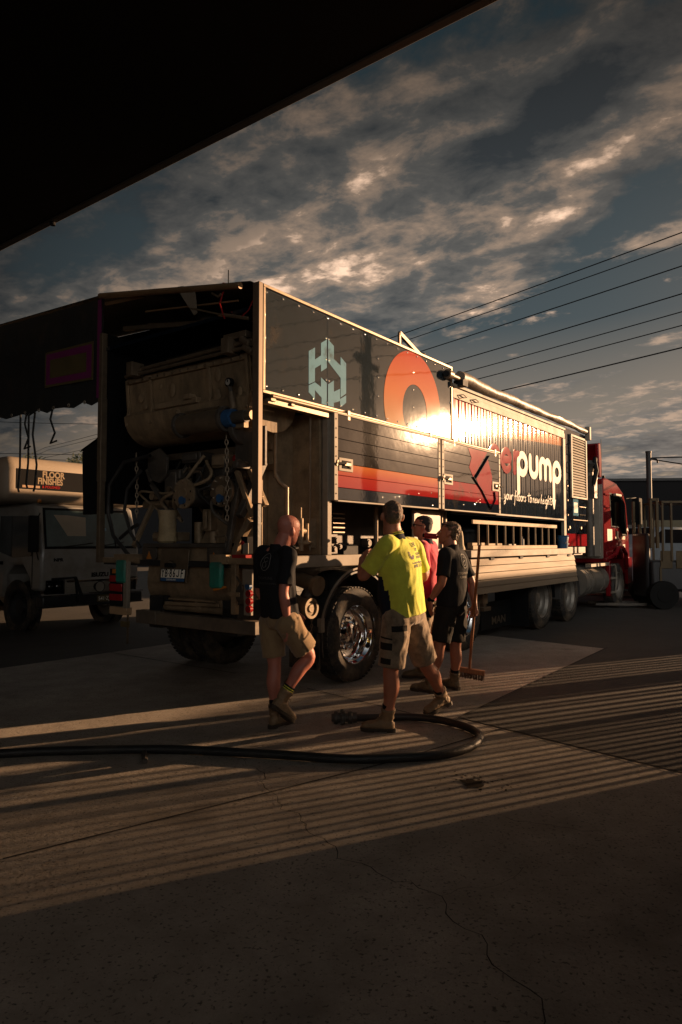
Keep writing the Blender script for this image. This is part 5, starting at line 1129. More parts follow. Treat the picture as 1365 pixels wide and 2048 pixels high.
# hose on the ground
HS = empty('pump_hose', (0, 0, 0), 0, 'thick black rubber delivery hose looping over the concrete, brass coupling by the yellow-shirted man\'s boot', 'hose')
z = .037
b = MB(); b.tube(catmull([(.10, 5.74, z+.012), (.33, 5.80, z), (.58, 5.82, z), (.82, 5.72, z), (1.0, 5.50, z), (1.05, 5.25, z), (.93, 4.98, z), (.70, 4.80, z), (.42, 4.73, z), (.05, 4.70, z), (-.35, 4.78, z), (-.8, 4.86, z), (-1.3, 4.92, z), (-2.0, 4.88, z), (-3.0, 4.75, z), (-4.2, 4.9, z)], 12), .031, 16)
b.build('rubber_hose', M_hose, HS)
b = MB(); c0 = Vector((.13, 5.745, z+.014)); dv = Vector((-1, -.03, 0)).normalized(); prof = [(0, 0), (.042, 0), (.042, .035), (.050, .04), (.050, .07), (.036, .075), (.036, .095), (.056, .10), (.056, .125), (.040, .13), (.040, .155), (.052, .16), (.052, .185), (.034, .19), (.03, .21), (0, .21)]
b.lathe(prof, c0, dv, 20)
for k in range(5):
    a = k*1.257; b.cyl(c0+dv*.11+Vector((0, .055*math.cos(a), .055*math.sin(a))), c0+dv*.135+Vector((0, .055*math.cos(a), .055*math.sin(a))), .013, 8)
b.build('hose_coupling', M_dsteel, HS)
b = MB(); b.cyl((-1.38, 4.86, .03), (-1.33, 4.70, .02), .02, 10); tag(b.build('loose_fitting', M_dsteel), 'small dark fitting lying under the hose at left', 'fitting')

# ================================================================== PEOPLE
from mathutils.bvhtree import BVHTree
def remeshed(b, vox, smooth=2, name='m'):
    me = bpy.data.meshes.new(name); me.from_pydata([tuple(v) for v in b.v], [], b.f)
    bm = bmesh.new(); bm.from_mesh(me); bmesh.ops.recalc_face_normals(bm, faces=bm.faces); bm.to_mesh(me); bm.free()
    o = bpy.data.objects.new(name, me); COL.objects.link(o)
    md = o.modifiers.new('r', 'REMESH'); md.mode = 'VOXEL'; md.voxel_size = vox; md.use_smooth_shade = True
    sm = o.modifiers.new('s', 'SMOOTH'); sm.factor = .5; sm.iterations = smooth
    dg = bpy.context.evaluated_depsgraph_get(); dg.update()
    m2 = bpy.data.meshes.new_from_object(o.evaluated_get(dg)); bpy.data.objects.remove(o); bpy.data.meshes.remove(me)
    m2.name = name; m2.polygons.foreach_set('use_smooth', [True]*len(m2.polygons)); return m2
def loft(b, rings, n=20, cap=True, sq=2.0):
    """ring = (center, ax, ay) vectors (half axes)"""
    vs = []
    for c, ax, ay in rings:
        for j in range(n):
            t = 2*math.pi*j/n; cc, ss = math.cos(t), math.sin(t)
            k = (abs(cc)**sq+abs(ss)**sq)**(-1/sq) if sq != 2 else 1
            vs.append(Vector(c)+Vector(ax)*cc*k+Vector(ay)*ss*k)
    K = len(rings); fs = [(i*n+j, i*n+(j+1) % n, (i+1)*n+(j+1) % n, (i+1)*n+j) for i in range(K-1) for j in range(n)]
    fs += [tuple(range(n-1, -1, -1)), tuple(range((K-1)*n, K*n))]
    b.add(vs, fs)
def limb(b, pts, radii, n=16, steps=5, ends=True, oval=None):
    """smooth tapered limb through points"""
    P_ = [Vector(p) for p in pts]; c = catmull(P_, steps); rr = []
    k = len(P_)-1
    for i in range(len(c)):
        t = min(i/steps, k-1e-6); j = int(t); u = t-j; u = u*u*(3-2*u); rr.append(radii[j]*(1-u)+radii[min(j+1, k)]*u)
    b.tube(c, 0, n, rs=rr)
    if ends:
        b.sph(c[0], rr[0], n=n); b.sph(c[-1], rr[-1], n=n)
def hand(b, wrist, dirv, palm, thumb, curl=.45, s=1.0):
    """dirv wrist->knuckles, palm = direction the palm faces, thumb = lateral direction of the thumb"""
    d = Vector(dirv).normalized(); p = Vector(palm); p = (p-d*p.dot(d)).normalized(); l = Vector(thumb); l = (l-d*l.dot(d)-p*l.dot(p)).normalized(); w = Vector(wrist)
    loft(b, [(w-d*.01*s, l*.026*s, p*.019*s), (w+d*.02*s, l*.030*s, p*.018*s), (w+d*.055*s, l*.041*s, p*.017*s), (w+d*.088*s, l*.043*s, p*.014*s), (w+d*.098*s, l*.038*s, p*.009*s)], 16, sq=2.6)
    for i, (o, ln) in enumerate(((.033, .074), (.011, .082), (-.011, .077), (-.032, .060))):
        q = w+d*.088*s+l*o*s; a = curl*(.6+.15*i); pts = [q-d*.01*s]; cur = q; ang = a*.5
        dl = (d+l*(o*1.6)).normalized()
        for f in (.45, .32, .25):
            v = dl*math.cos(ang)+p*math.sin(ang); cur = cur+v*ln*s*f; pts.append(cur); ang += a
        b.tube(pts, 0, 10, rs=[.0092*s, .009*s, .008*s, .0066*s]); b.sph(pts[-1], .0066*s, n=8)
    q = w+d*.025*s+l*.026*s; v1 = (l*.75+d*.7+p*.25).normalized(); v2 = (l*.25+d*.9+p*.45).normalized()
    pts = [w+d*.012*s+l*.012*s, q+v1*.012*s, q+v1*.042*s, q+v1*.042*s+v2*.032*s]; b.tube(pts, 0, 10, rs=[.016*s, .014*s, .011*s, .009*s]); b.sph(pts[-1], .009*s, n=8)
def head(b, base, top, face, s=1.0, jaw=1.0):
    u = (Vector(top)-Vector(base)).normalized(); f = Vector(face); f = (f-u*f.dot(u)).normalized(); l = u.cross(f); o = Vector(base)
    T_ = lambda x, y, z: o+(f*x+l*y+u*z)*s
    rg = [(.0, .052, .026, .026), (.012, .046, .042, .040), (.035, .034, .062, .055), (.065, .02, .078, .064), (.095, .008, .092, .069), (.125, .0, .099, .0745), (.155, -.004, .103, .077), (.185, -.006, .098, .073), (.21, -.008, .082, .060), (.228, -.01, .058, .042), (.238, -.01, .028, .02), (.240, -.01, .01, .008)]
    loft(b, [(T_(c, 0, z), f*rx*s, l*ry*s) for z, c, rx, ry in rg], 24)
    b.tube([T_(.092, 0, .135), T_(.108, 0, .11), T_(.118, 0, .093), T_(.100, 0, .086)], 0, 8, rs=[.008*s, .011*s, .014*s, .012*s])
    for sg in (-1, 1):
        M3 = Matrix((f, l*sg, u)).transposed() @ Euler((0, R(-8), R(28))).to_matrix()
        b.sph(T_(-.008, sg*.084, .108), .034*s, n=12, sc3=(.62, .36, 1.0), rot=M3)
        b.sph(T_(-.016, sg*.090, .114), .028*s, n=12, sc3=(.4, .34, .9), rot=M3)
        b.sph(T_(.083, sg*.034, .138), .018*s, n=10, sc3=(.8, 1.2, .45), rot=Matrix((f, l, u)).transposed())
    b.sph(T_(.090, 0, .058), .020*s, n=10, sc3=(.6, 1.2, .45), rot=Matrix((f, l, u)).transposed()); b.sph(T_(.088, 0, .046), .018*s, n=10, sc3=(.6, 1.1, .5), rot=Matrix((f, l, u)).transposed())
    return T_, f, l, u
def foot_frame(heel, toe):
    h = Vector(heel); t = Vector(toe); f = (t-h).normalized(); l = Vector((0, 0, 1)).cross(f).normalized(); u = f.cross(l).normalized(); return h, f, l, u
M_sole = mat('boot_sole', (.05, .035, .022), .7, 0, .2)
def boot(parent, heel, toe, shin, m, lab=None, shaft=.075):
    h, f, l, u = foot_frame(heel, toe); L_ = .285
    T_ = lambda x, y, z: h+f*x+l*y+u*z
    ank = T_(.068, 0, .10); sd = (Vector(shin)-ank).normalized()
    b = MB()
    loft(b, [(T_(.012, 0, .055), l*.020, u*.022), (T_(.03, 0, .06), l*.034, u*.040), (T_(.07, 0, .065), l*.040, u*.048), (T_(.12, 0, .066), l*.043, u*.046), (T_(.165, 0, .058), l*.047, u*.036), (T_(.21, 0, .052), l*.050, u*.030), (T_(.25, 0, .048), l*.045, u*.027), (T_(.275, 0, .043), l*.030, u*.018)], 20, sq=2.4)
    a1 = sd.cross(l).normalized(); l1 = a1.cross(sd)
    loft(b, [(T_(.062, 0, .05), l*.040, f*.052), (ank+sd*.01, l1*.042, a1*.052), (ank+sd*.05, l1*.044, a1*.052), (ank+sd*(shaft-.012), l1*.048, a1*.056), (ank+sd*shaft, l1*.050, a1*.058)], 20)
    loft(b, [(ank+sd*(shaft-.004), l1*.050, a1*.058), (ank+sd*(shaft+.008), l1*.053, a1*.060), (ank+sd*(shaft+.018), l1*.048, a1*.055)], 20)
    me = remeshed(b, .0055, 2, 'boot')
    for v in me.vertices:
        q = v.co; n_ = noise.noise(q*28)*.004+noise.noise(q*60)*.0018; v.co = q+v.normal*n_
    me.materials.append(m); o = bpy.data.objects.new('boot', me); COL.objects.link(o); o.parent = parent
    if lab: o['label'] = lab
    b = MB(); out = [(.0, -.018), (.0, .018), (.02, .034), (.07, .036), (.12, .036), (.17, .046), (.21, .052), (.25, .047), (.28, .028), (.288, 0), (.28, -.028), (.25, -.045), (.21, -.05), (.17, -.044), (.12, -.034), (.07, -.035), (.02, -.033)]
    b.prism(out, lambda x, y, t: T_(x, y, t), .010, .034)
    b.prism([(x, y) for x, y in out if x <= .08], lambda x, y, t: T_(x, y, t), .0, .0101); b.prism([(x*.98+.003, y*.95) for x, y in out if x >= .15], lambda x, y, t: T_(x, y, t), .002, .0101)
    b.build('sole', M_sole, o, .003)
    b = MB()
    for k in range(5):
        q = T_(.155-.012*k, 0, .095+.012*k) if k < 3 else ank+sd*(.015+.022*(k-3))+a1*0+f*.053
        b.tube([q-l*.022, q+u*.004+f*.003, q+l*.022], .0028, 5)
    q = ank+sd*.045+f*.056; b.tube([q, q+l*.02+f*.012, q+l*.008-u*.01+f*.01, q], .0025, 5); b.tube([q, q-l*.02+f*.012, q-l*.03-u*.02+f*.008], .0025, 5)
    b.build('laces', mat('boot_laces', (.25, .18, .1), .7), o)
    return ank, sd, l1, a1
def folds(me, amp, axis_pts, fs=9.0, vert=.35, seed=0, low=.5):
    """cloth creases: stretched noise displaced along the normal"""
    sv = Vector((seed*3.1, seed*1.7, seed))
    me.update()
    nr = [v.normal.copy() for v in me.vertices]
    for v, n_ in zip(me.vertices, nr):
        q = v.co+sv; w_ = Vector((q.x*fs, q.y*fs, q.z*fs*vert)); w_ += Vector((noise.noise(q*5), noise.noise(q*5+sv), 0))*.9
        a = noise.noise(w_); r = 1-abs(a)*2.2; v.co += n_*(amp*(max(r, -.4)*.75+noise.noise(w_*2.3)*.5)-amp*.4)
def cloth_obj(me, name, mats, parent, pick=None):
    for m in mats: me.materials.append(m)
    if pick: 
        for p in me.polygons: p.material_index = pick(p.center)
    o = bpy.data.objects.new(name, me); COL.objects.link(o); o.parent = parent; return o
def fabric(name, col, rough=.85, var=.12, bump=.25):
    m = mat(name, col, rough, 0, var, 14, bump, 180, spec=.2)
    b = m.node_tree.nodes['Principled BSDF']; b.inputs['Sheen Weight'].default_value = .25 if max(col) > .1 else 0; b.inputs['Sheen Roughness'].default_value = .5
    return m
def skin_mat(name, col):
    m = mat(name, col, .5, 0, .16, 9, .15, 90)
    b = m.node_tree.nodes['Principled BSDF']; b.inputs['Subsurface Weight'].default_value = .12; b.inputs['Subsurface Radius'].default_value = (.012, .005, .003)
    return m
def person(J, label, face, skin, shirt_m, shorts_m, boot_m, build=1.0, belly=0., hair=None, pick=None, seed=0, hem=.0, short_len=.78, head_s=1.0, handspec=None, sock_m=None, bootlab=None, feet=None):
    C_ = (Vector(J['heelL'])+Vector(J['heelR']))/2; base = Vector((C_.x, C_.y, 0)); 
    G = empty('person', base, 0, label, 'person')
    J = {k: Vector(v)-base for k, v in J.items()}
    pel, chest, neck = J['pelvis'], J['chest'], J['neck']
    rS = (J['shR']-J['shL']); rS.z *= .5; rS.normalize(); rH = (J['hiR']-J['hiL']); rH.z = 0; rH.normalize()
    up = (neck-pel).normalized(); spine = catmull([pel, pel.lerp(chest, .5)+(pel.lerp(neck, .35)-pel.lerp(chest, .5))*.3, chest, neck], 8)
    def sp(t):
        if t < 0: return pel+(spine[1]-spine[0]).normalized()*t*(neck-pel).length
        x = t*(len(spine)-1); i = min(int(x), len(spine)-2); return spine[i].lerp(spine[i+1], x-i)
    def ax(t):
        r = (rH*(1-t)+rS*t).normalized(); r = (r-up*r.dot(up)).normalized(); fwd = up.cross(r).normalized()
        return r, fwd
    bd = build
    # feet
    shaft = .075
    anks = {}
    for S in 'LR':
        h, f, l, u = foot_frame(J['heel'+S], J['toe'+S]); anks[S] = h+f*.068+u*.10
    # ---- skin body, one continuous surface
    b = MB()
    tb = [(-.12, .155, .105), (.0, .165, .115), (.2, .150, .108), (.42, .150, .108), (.62, .160, .112), (.8, .155, .105), (.9, .11, .085), (.97, .065, .062)]
    loft(b, [(sp(t), ax(max(0, min(1, t)))[0]*w*bd, ax(max(0, min(1, t)))[1]*d*bd) for t, w, d in tb], 24)
    hb, ht = J['hb'], J['ht']; T_, hf, hl, hu = head(b, hb, ht, face, head_s)
    limb(b, [sp(.9), neck.lerp(T_(-.02, 0, .03), .55), T_(-.018, 0, .06)], [.074*bd, .070*bd, .064], 18)
    for S, sg in (('L', -1), ('R', 1)):
        sh, el, wr = J['sh'+S], J['el'+S], J['wr'+S]
        limb(b, [sp(.88).lerp(sh, .55), sh, sh.lerp(el, .45), el, el.lerp(wr, .35), wr], [.06*bd, .058*bd, .049*bd, .040*bd, .043*bd, .027], 16)
        hp, kn, an = J['hi'+S], J['kn'+S], anks[S]
        back = -(Vector(J['toe'+S])-Vector(J['heel'+S])).normalized()
        limb(b, [hp, hp.lerp(kn, .5), kn, kn.lerp(an, .32)+back*.014, kn.lerp(an, .68)+back*.004, an], [.090*bd, .080*bd, .056*bd, .060*bd, .043*bd, .037], 18)
    for S in 'LR':
        hs = handspec[S]; hand(b, J['wr'+S], hs[0], hs[1], hs[2], hs[3], 1.0)
    me = remeshed(b, .0055, 2, 'body')
    me.materials.append(skin); body = bpy.data.objects.new('body', me); COL.objects.link(body); body.parent = G
    # eyes
    for sg in (-1, 1):
        b = MB(); b.sph(T_(.078, sg*.032, .118), .0125*head_s, n=12); b.sph(T_(.0895, sg*.032, .118), .0045, M_ink, n=8); b.mi = [1 if m_ == 0 and b.mats else m_ for m_ in b.mi]
        b.mats = [M_plate, M_ink]; b.mi = [0]*(len(b.f)//2)+[1]*(len(b.f)-len(b.f)//2); b.build('eye', None, body)
    # ---- shirt
    b = MB(); g_ = .022
    tb = [(hem-.01, .183, .135), (hem+.04, .182, .135), (.2, .176, .132), (.42, .176, .132), (.62, .186, .136), (.78, .184, .126), (.88, .140, .105), (.955, .078, .078), (.975, .070, .072)]
    loft(b, [(sp(t)+ax(max(0, min(1, t)))[1]*(belly*.35*math.exp(-((t-.25)/.22)**2)), ax(max(0, min(1, t)))[0]*w*bd, ax(max(0, min(1, t)))[1]*(d*bd+belly*.65*math.exp(-((t-.25)/.25)**2))) for t, w, d in tb], 28, sq=2.3)
    for S in 'LR':
        sh, el = J['sh'+S], J['el'+S]; e2 = sh.lerp(el, .82)
        limb(b, [sp(.86).lerp(sh, .5), sh, sh.lerp(el, .4), e2], [.074*bd, .070*bd, .068*bd, .069*bd], 18, ends=False)
        d_ = (el-sh).normalized(); b.sph(sh, .069*bd, n=16)
    me = remeshed(b, .0085, 3, 'shirt'); folds(me, .0075, None, 10, .3, seed)
    shirt = cloth_obj(me, 'shirt', [shirt_m] if not isinstance(shirt_m, (list, tuple)) else list(shirt_m), G, (lambda c: pick(c, sp, ax, J)) if pick else None)
    # collar
    r1, f1 = ax(1.0); b = MB()
    for k, (rr_, zz) in enumerate(((.075, .0),)):
        c = sp(.965)
        loft(b, [(c-up*.030, r1*.105*bd, f1*.095*bd), (c+up*.0, r1*.086*bd, f1*.084*bd), (c+up*.038-f1*.008, r1*.072*bd, f1*.074*bd), (c+up*.044-f1*.010, r1*.068*bd, f1*.070*bd), (c+up*.040-f1*.010, r1*.064*bd, f1*.066*bd), (c+up*.01, r1*.066*bd, f1*.066*bd)], 24)
    col = b.build('collar', shirt_m[1] if isinstance(shirt_m, (list, tuple)) else shirt_m, shirt)
    # ---- shorts
    b = MB()
    loft(b, [(sp(t), ax(0)[0]*w*bd, ax(0)[1]*d*bd) for t, w, d in ((-.16, .12, .10), (-.10, .168, .128), (0, .172, .128), (.12, .165, .125))], 24, sq=2.3)
    for S in 'LR':
        hp, kn = J['hi'+S], J['kn'+S]; limb(b, [hp+Vector((0, 0, .03)), hp.lerp(kn, .35), hp.lerp(kn, .35+(short_len-.35)*.6), hp.lerp(kn, short_len)], [.108*bd, .108*bd, .100*bd, .099*bd], 20, ends=False); b.sph(hp, .11*bd, n=16)
    me = remeshed(b, .0085, 3, 'shorts'); folds(me, .0085, None, 13, .55, seed+5)
    shorts = cloth_obj(me, 'shorts', [shorts_m], G)
    # ---- boots and socks
    for S in 'LR':
        an, sd, l1, a1 = boot(G, J['heel'+S], J['toe'+S], J['kn'+S], boot_m, (bootlab or {}).get(S), shaft)
        b = MB(); loft(b, [(an+sd*.05, l1*.040, a1*.044), (an+sd*.09, l1*.042, a1*.046), (an+sd*.125, l1*.045, a1*.049), (an+sd*.13, l1*.042, a1*.046)], 20)
        me = b.build('sock', sock_m or fabric('black_sock', (.012, .012, .014)), G)
    bvh = BVHTree.FromPolygons([v.co.copy() for v in shirt.data.vertices], [tuple(p.vertices) for p in shirt.data.polygons])
    return dict(G=G, J=J, sp=sp, ax=ax, T=T_, hf=hf, hl=hl, hu=hu, shirt=shirt, shorts=shorts, body=body, bvh=bvh, up=up, base=base)
def hair_cap(p, m, fade=0., s=1.0, seed=1, front=.072, amp=.004, thick=.006):
    """close cropped hair following the skull"""
    b = MB(); T_ = p['T']; f, l = p['hf'], p['hl']
    rg = [(.048, -.052, .020, .040), (.075, -.046, .044, .058), (.10, -.038, .060, .0700), (.122, -.028, .074, .0755), (.145, -.018, .086, .0785), (.17, -.009, .0985, .0785), (.195, -.007, .096, .070), (.218, -.010, .080, .056), (.234, -.011, .050, .034), (.243, -.011, .02, .015)]
    loft(b, [(T_(c, 0, z), f*rx, l*ry) for z, c, rx, ry in rg], 24)
    me = remeshed(b, .0045, 2, 'hair'); me.update(); nr = [v.normal.copy() for v in me.vertices]
    for v, n_ in zip(me.vertices, nr): v.co += n_*(amp*noise.noise(v.co*70+Vector((seed, 0, 0)))+amp*.8*noise.noise(v.co*28))
    me.materials.append(m); o = bpy.data.objects.new('hair', me); COL.objects.link(o); o.parent = p['body']; return o
def on_back(p, t0, off, inset=.0):
    """maps flat lettering to the back of the shirt"""
    c = p['sp'](t0); r, f = p['ax'](t0); u = p['up']; bv = p['bvh']
    def fn(x, y, z):
        o = c+r*(x+off)+u*y-f*.45; h, n_, i, d = bv.ray_cast(o, f)
        if h is None: h = c+r*(x+off)+u*y-f*.10
        return h-f*(.0022+z)
    return fn
def stroke_on(b, fn, pts, r=.003, m=None):
    q = []
    for a, c in zip(pts[:-1], pts[1:]):
        n = max(1, int(math.hypot(c[0]-a[0], c[1]-a[1])/.012)); q += [(a[0]+(c[0]-a[0])*i/n, a[1]+(c[1]-a[1])*i/n) for i in range(n)]
    q.append(pts[-1]); b.tube([fn(x, y, 0) for x, y in q], r, 6, m)

skA = skin_mat('ruddy_skin', (.46, .165, .115)); skB = skin_mat('tanned_skin', (.42, .165, .10))
blk = fabric('black_shirt_cloth', (.014, .014, .016)); khaki = fabric('khaki_cotton', (.27, .18, .095)); khaki2 = fabric('stained_khaki_cotton', (.24, .175, .115), var=.5); dblk = fabric('black_shorts_cloth', (.018, .016, .014))
yel = fabric('hi_vis_yellow_cloth', (.66, .66, .07), .75); nvy = fabric('navy_cloth', (.012, .018, .032)); pnk = fabric('hi_vis_pink_cloth', (.62, .04, .09), .75)
bootT = mat('tan_boot_leather', (.25, .165, .09), .65, 0, .3, 16, .3, 50, dirt=(.16, .11, .07), dirtamt=.4, dscale=12); bootD = mat('dusty_brown_boot_leather', (.17, .12, .07), .65, 0, .3, 16, .3, 50, dirt=(.3, .23, .15), dirtamt=.4, dscale=12)
hairB = mat('short_brown_hair', (.085, .06, .042), .7, 0, .4, 60, .6, 120, dirt=(.28, .14, .09), dirtamt=.55, dscale=22); hairD = mat('wavy_brown_hair', (.11, .065, .035), .6, 0, .5, 40, .8, 90); hairC = mat('dark_cropped_hair', (.022, .017, .014), .7, 0, .4, 60, .6, 120)

A = {'hb': (-0.457, 5.6, 1.492), 'ht': (-0.405, 5.6, 1.738), 'neck': (-0.500, 5.6, 1.462), 'chest': (-0.535, 5.6, 1.32), 'pelvis': (-0.500, 5.6, 0.90), 'shR': (-0.415, 5.46, 1.405), 'shL': (-0.660, 5.72, 1.41), 'elR': (-0.455, 5.43, 1.119), 'wrR': (-0.425, 5.45, 0.866), 'elL': (-0.69, 5.86, 1.077), 'wrL': (-0.44, 5.84, 0.92), 'hiR': (-0.424, 5.5, 0.852), 'hiL': (-0.572, 5.66, 0.84), 'knR': (-0.262, 5.60, 0.575), 'knL': (-0.545, 5.64, 0.50), 'heelR': (-0.562, 5.45, 0.205), 'toeR': (-0.384, 5.62, 0.02), 'heelL': (-0.575, 5.56, 0.0), 'toeL': (-0.43, 5.78, 0.0)}
pa = person(A, 'bald man in black polo shirt and khaki shorts stepping past the trailer', (.72, .62, -.42), skA, blk, khaki, bootT, .97, seed=1, short_len=.80,
            handspec={'R': ((.12, .1, -1), (-.9, .3, -.2), (.3, .9, 0), .55), 'L': ((.85, -.1, -.5), (0, -.6, -.4), (.2, .2, .9), .5)})
fn = on_back(pa, .70, .03); b = MB()
stroke_on(b, fn, arc(-.01, .01, .055, .068, 0, 360, 30), .0022); stroke_on(b, fn, arc(.0, .03, .022, .018, 20, 330, 12), .0018); stroke_on(b, fn, arc(-.015, -.012, .024, .022, 60, 400, 12), .0018)
b.build('back_emblem', mat('faded_print', (.16, .15, .14), .7), pa['shirt'])
b = MB(); b.text('STREAMLINE', lambda x, y, z: fn(x-.12, y-.13, z), .034, depth=.0004); b.text('CONCRETE PUMPING', lambda x, y, z: fn(x-.12, y-.17, z), .024, depth=.0004); b.build('back_lettering', mat('very_faded_print', (.045, .042, .04), .7), pa['shirt'])
b = MB(); b.box(0, .03, -.006, .006, 0, .02)
J = pa['J']; h, f, l, u = foot_frame(J['heelR'], J['toeR']); ank = h+f*.068+u*.1; sd = (J['knR']-ank).normalized(); a1 = sd.cross(l).normalized(); l1 = a1.cross(sd)
for k in (0, 1):
    b = MB(); loft(b, [(ank+sd*(.092+.016*k), l1*.0455, a1*.0495), (ank+sd*(.099+.016*k), l1*.0455, a1*.0495)], 20); b.build('sock_stripe', yel, pa['G'])
# cargo pocket
b = MB(); c = J['hiR'].lerp(J['knR'], .5); dd = (J['knR']-J['hiR']).normalized(); sdv = Vector((.85, -.5, 0)).normalized(); fw = dd.cross(sdv).normalized()
loft(b, [(c+sdv*.075-dd*.07, fw*.055, dd*.0+sdv*.02), (c+sdv*.09-dd*.05, fw*.062, sdv*.024), (c+sdv*.093+dd*.05, fw*.062, sdv*.022), (c+sdv*.08+dd*.07, fw*.055, sdv*.01)], 12, sq=4)
b.build('cargo_pocket', khaki, pa['shorts'], .004)

B_ = {'hb': (0.405, 5.5, 1.600), 'ht': (0.416, 5.48, 1.825), 'neck': (0.412, 5.5, 1.570), 'chest': (0.468, 5.5, 1.363), 'pelvis': (0.510, 5.5, 0.944), 'shL': (0.355, 5.33, 1.485), 'shR': (0.605, 5.66, 1.460), 'elL': (0.180, 5.42, 1.240), 'wrL': (0.170, 5.52, 1.370), 'elR': (0.69, 5.74, 1.225), 'wrR': (0.62, 5.95, 1.22), 'hiL': (0.440, 5.41, 0.891), 'hiR': (0.573, 5.58, 0.885), 'knL': (0.392, 5.42, 0.50), 'knR': (0.700, 5.72, 0.50), 'heelL': (0.436, 5.48, 0.0), 'toeL': (0.166, 5.53, 0.0), 'heelR': (0.975, 6.08, 0.085), 'toeR': (0.727, 5.97, 0.0)}
def pickB(c, sp, ax, J):
    t = .25; r, f = ax(.4); q = c-sp(.35); z = c.z
    if z > 1.235 and z < 2: return 0
    return 1 if q.dot(f) > (.005 if z < 1.13 else .045) else 0
pb_ = person(B_, 'man in bright yellow hi-vis shirt and dirty khaki shorts striding left with one hand raised', (-.22, .93, -.22), skB, [yel, nvy], khaki2, bootT, 1.08, belly=.055, seed=3, pick=pickB, short_len=.93, hem=-.03,
             handspec={'L': ((.25, .5, .45), (.7, .3, -.3), (-.5, .3, .5), .8), 'R': ((-.6, .8, 0), (-.5, -.5, 0), (0, 0, 1), .5)})
hair_cap(pb_, hairB, seed=2, amp=.0035)
fn = on_back(pb_, .74, .015); b = MB()
for s_, x, y, sz in (('LEVEL', .005, .045, .046), ('UP', .02, .008, .036), ('CONCRETE', .02, -.026, .027), ('LEVELLING', .015, -.052, .027), ('leveluplevelling.com', -.06, -.09, .021), ('0481 3 25', -.045, -.122, .036)):
    b.text(s_, lambda u_, v_, w_: fn(x+u_, y+v_, w_), sz, bold=.0005, depth=.0004)
b.build('back_lettering', mat('worn_navy_print', (.10, .08, .05), .7, 0, .4, 60), pb_['shirt'])
b = MB()
for i in range(7):
    a = R(150+i*28); q = [(-.02+.020*math.cos(a+k*.9), -.01+.034*math.sin(a+k*.9)) for k in (0, 1)]
    b.prism([(-.045+.03*math.cos(a), .01+.045*math.sin(a)), (-.045+.03*math.cos(a+.35), .01+.045*math.sin(a+.35)), (-.045+.014*math.cos(a+.3), .01+.022*math.sin(a+.3)), (-.045+.014*math.cos(a), .01+.022*math.sin(a))], lambda x, y, t: fn(x+.0, y-.02, t), 0, .0006)
b.build('back_emblem', mat('purple_print', (.12, .05, .16), .7), pb_['shirt'])
sp_, ax_, up_ = pb_['sp'], pb_['ax'], pb_['up']; r1, f1 = ax_(1.0); c = sp_(.965)+up_*.034-f1*.008
for k in (0, 1):
    b = MB(); cc = c-up_*.013*k; pts = [cc+r1*(.078+.004*k)*math.cos(2*math.pi*i/24)+f1*(.080+.004*k)*math.sin(2*math.pi*i/24) for i in range(25)]; b.tube(pts, .0028, 6); b.build('collar_stripe', yel, pb_['shirt'])
# dark pocket patches on the shorts, laid over the cloth
Jb = pb_['J']; bvs = BVHTree.FromPolygons([v.co.copy() for v in pb_['shorts'].data.vertices], [tuple(p.vertices) for p in pb_['shorts'].data.polygons])
def patch(cx, cz, w, h, rot=0., name='pocket_patch'):
    b = MB(); n = 8; m_ = 5; vs = []; base_ = pb_['base']; cen = Vector((0.42, 5.45, cz))-base_
    cs, sn = math.cos(rot), math.sin(rot)
    for j in range(m_+1):
        for i in range(n+1):
            x = (i/n-.5)*w; zz = (j/m_-.5)*h; X_ = cx+x*cs-zz*sn-base_.x; Z_ = cz+x*sn+zz*cs
            o = Vector((X_, 4.9-base_.y, Z_)); hh, nn, ii, dd_ = bvs.ray_cast(o, Vector((0, 1, 0)))
            vs.append((hh if hh else Vector((X_, 5.42-base_.y, Z_)))+Vector((0, -.004, 0)))
    k = len(vs); vs += [v+Vector((0, .0035, 0)) for v in vs]; fs = []
    for j in range(m_):
        for i in range(n):
            a = j*(n+1)+i; fs += [(a, a+1, a+n+2, a+n+1), (k+a+n+1, k+a+n+2, k+a+1, k+a)]
    b.add(vs, fs); b.build(name, dblk, pb_['shorts'])
patch(.452, .838, .125, .045, .05); patch(.352, .762, .085, .012, -.15); patch(.352, .700, .085, .055, -.05); patch(.345, .585, .075, .045, -.08)

Cc = {'hb': (0.880, 7.45, 1.560), 'ht': (0.906, 7.45, 1.792), 'neck': (0.912, 7.45, 1.533), 'chest': (0.938, 7.45, 1.315), 'pelvis': (0.942, 7.45, 0.90), 'shL': (0.862, 7.27, 1.455), 'shR': (1.01, 7.64, 1.455), 'elL': (0.890, 7.2, 1.18), 'wrL': (0.80, 7.25, 1.05), 'elR': (1.06, 7.70, 1.17), 'wrR': (0.98, 7.85, 1.02), 'hiL': (0.901, 7.37, 0.86), 'hiR': (0.986, 7.53, 0.86), 'knL': (0.85, 7.40, 0.47), 'knR': (1.0, 7.6, 0.46), 'heelL': (0.955, 7.62, 0.0), 'toeL': (0.68, 7.68, 0.0), 'heelR': (1.10, 7.78, 0.0), 'toeR': (0.84, 7.86, 0.0)}
pc = person(Cc, 'man in pink hi-vis shirt and dark glasses half hidden behind the yellow shirt', (-.98, .12, -.08), skB, [pnk, nvy], khaki2, bootD, 1.0, seed=7, hem=-.02,
            handspec={'L': ((-.6, 0, -.7), (.3, .8, 0), (0, 0, 1), .5), 'R': ((-.5, .5, -.6), (-.4, -.8, 0), (0, 0, 1), .5)})
hair_cap(pc, hairC, seed=4, amp=.002)
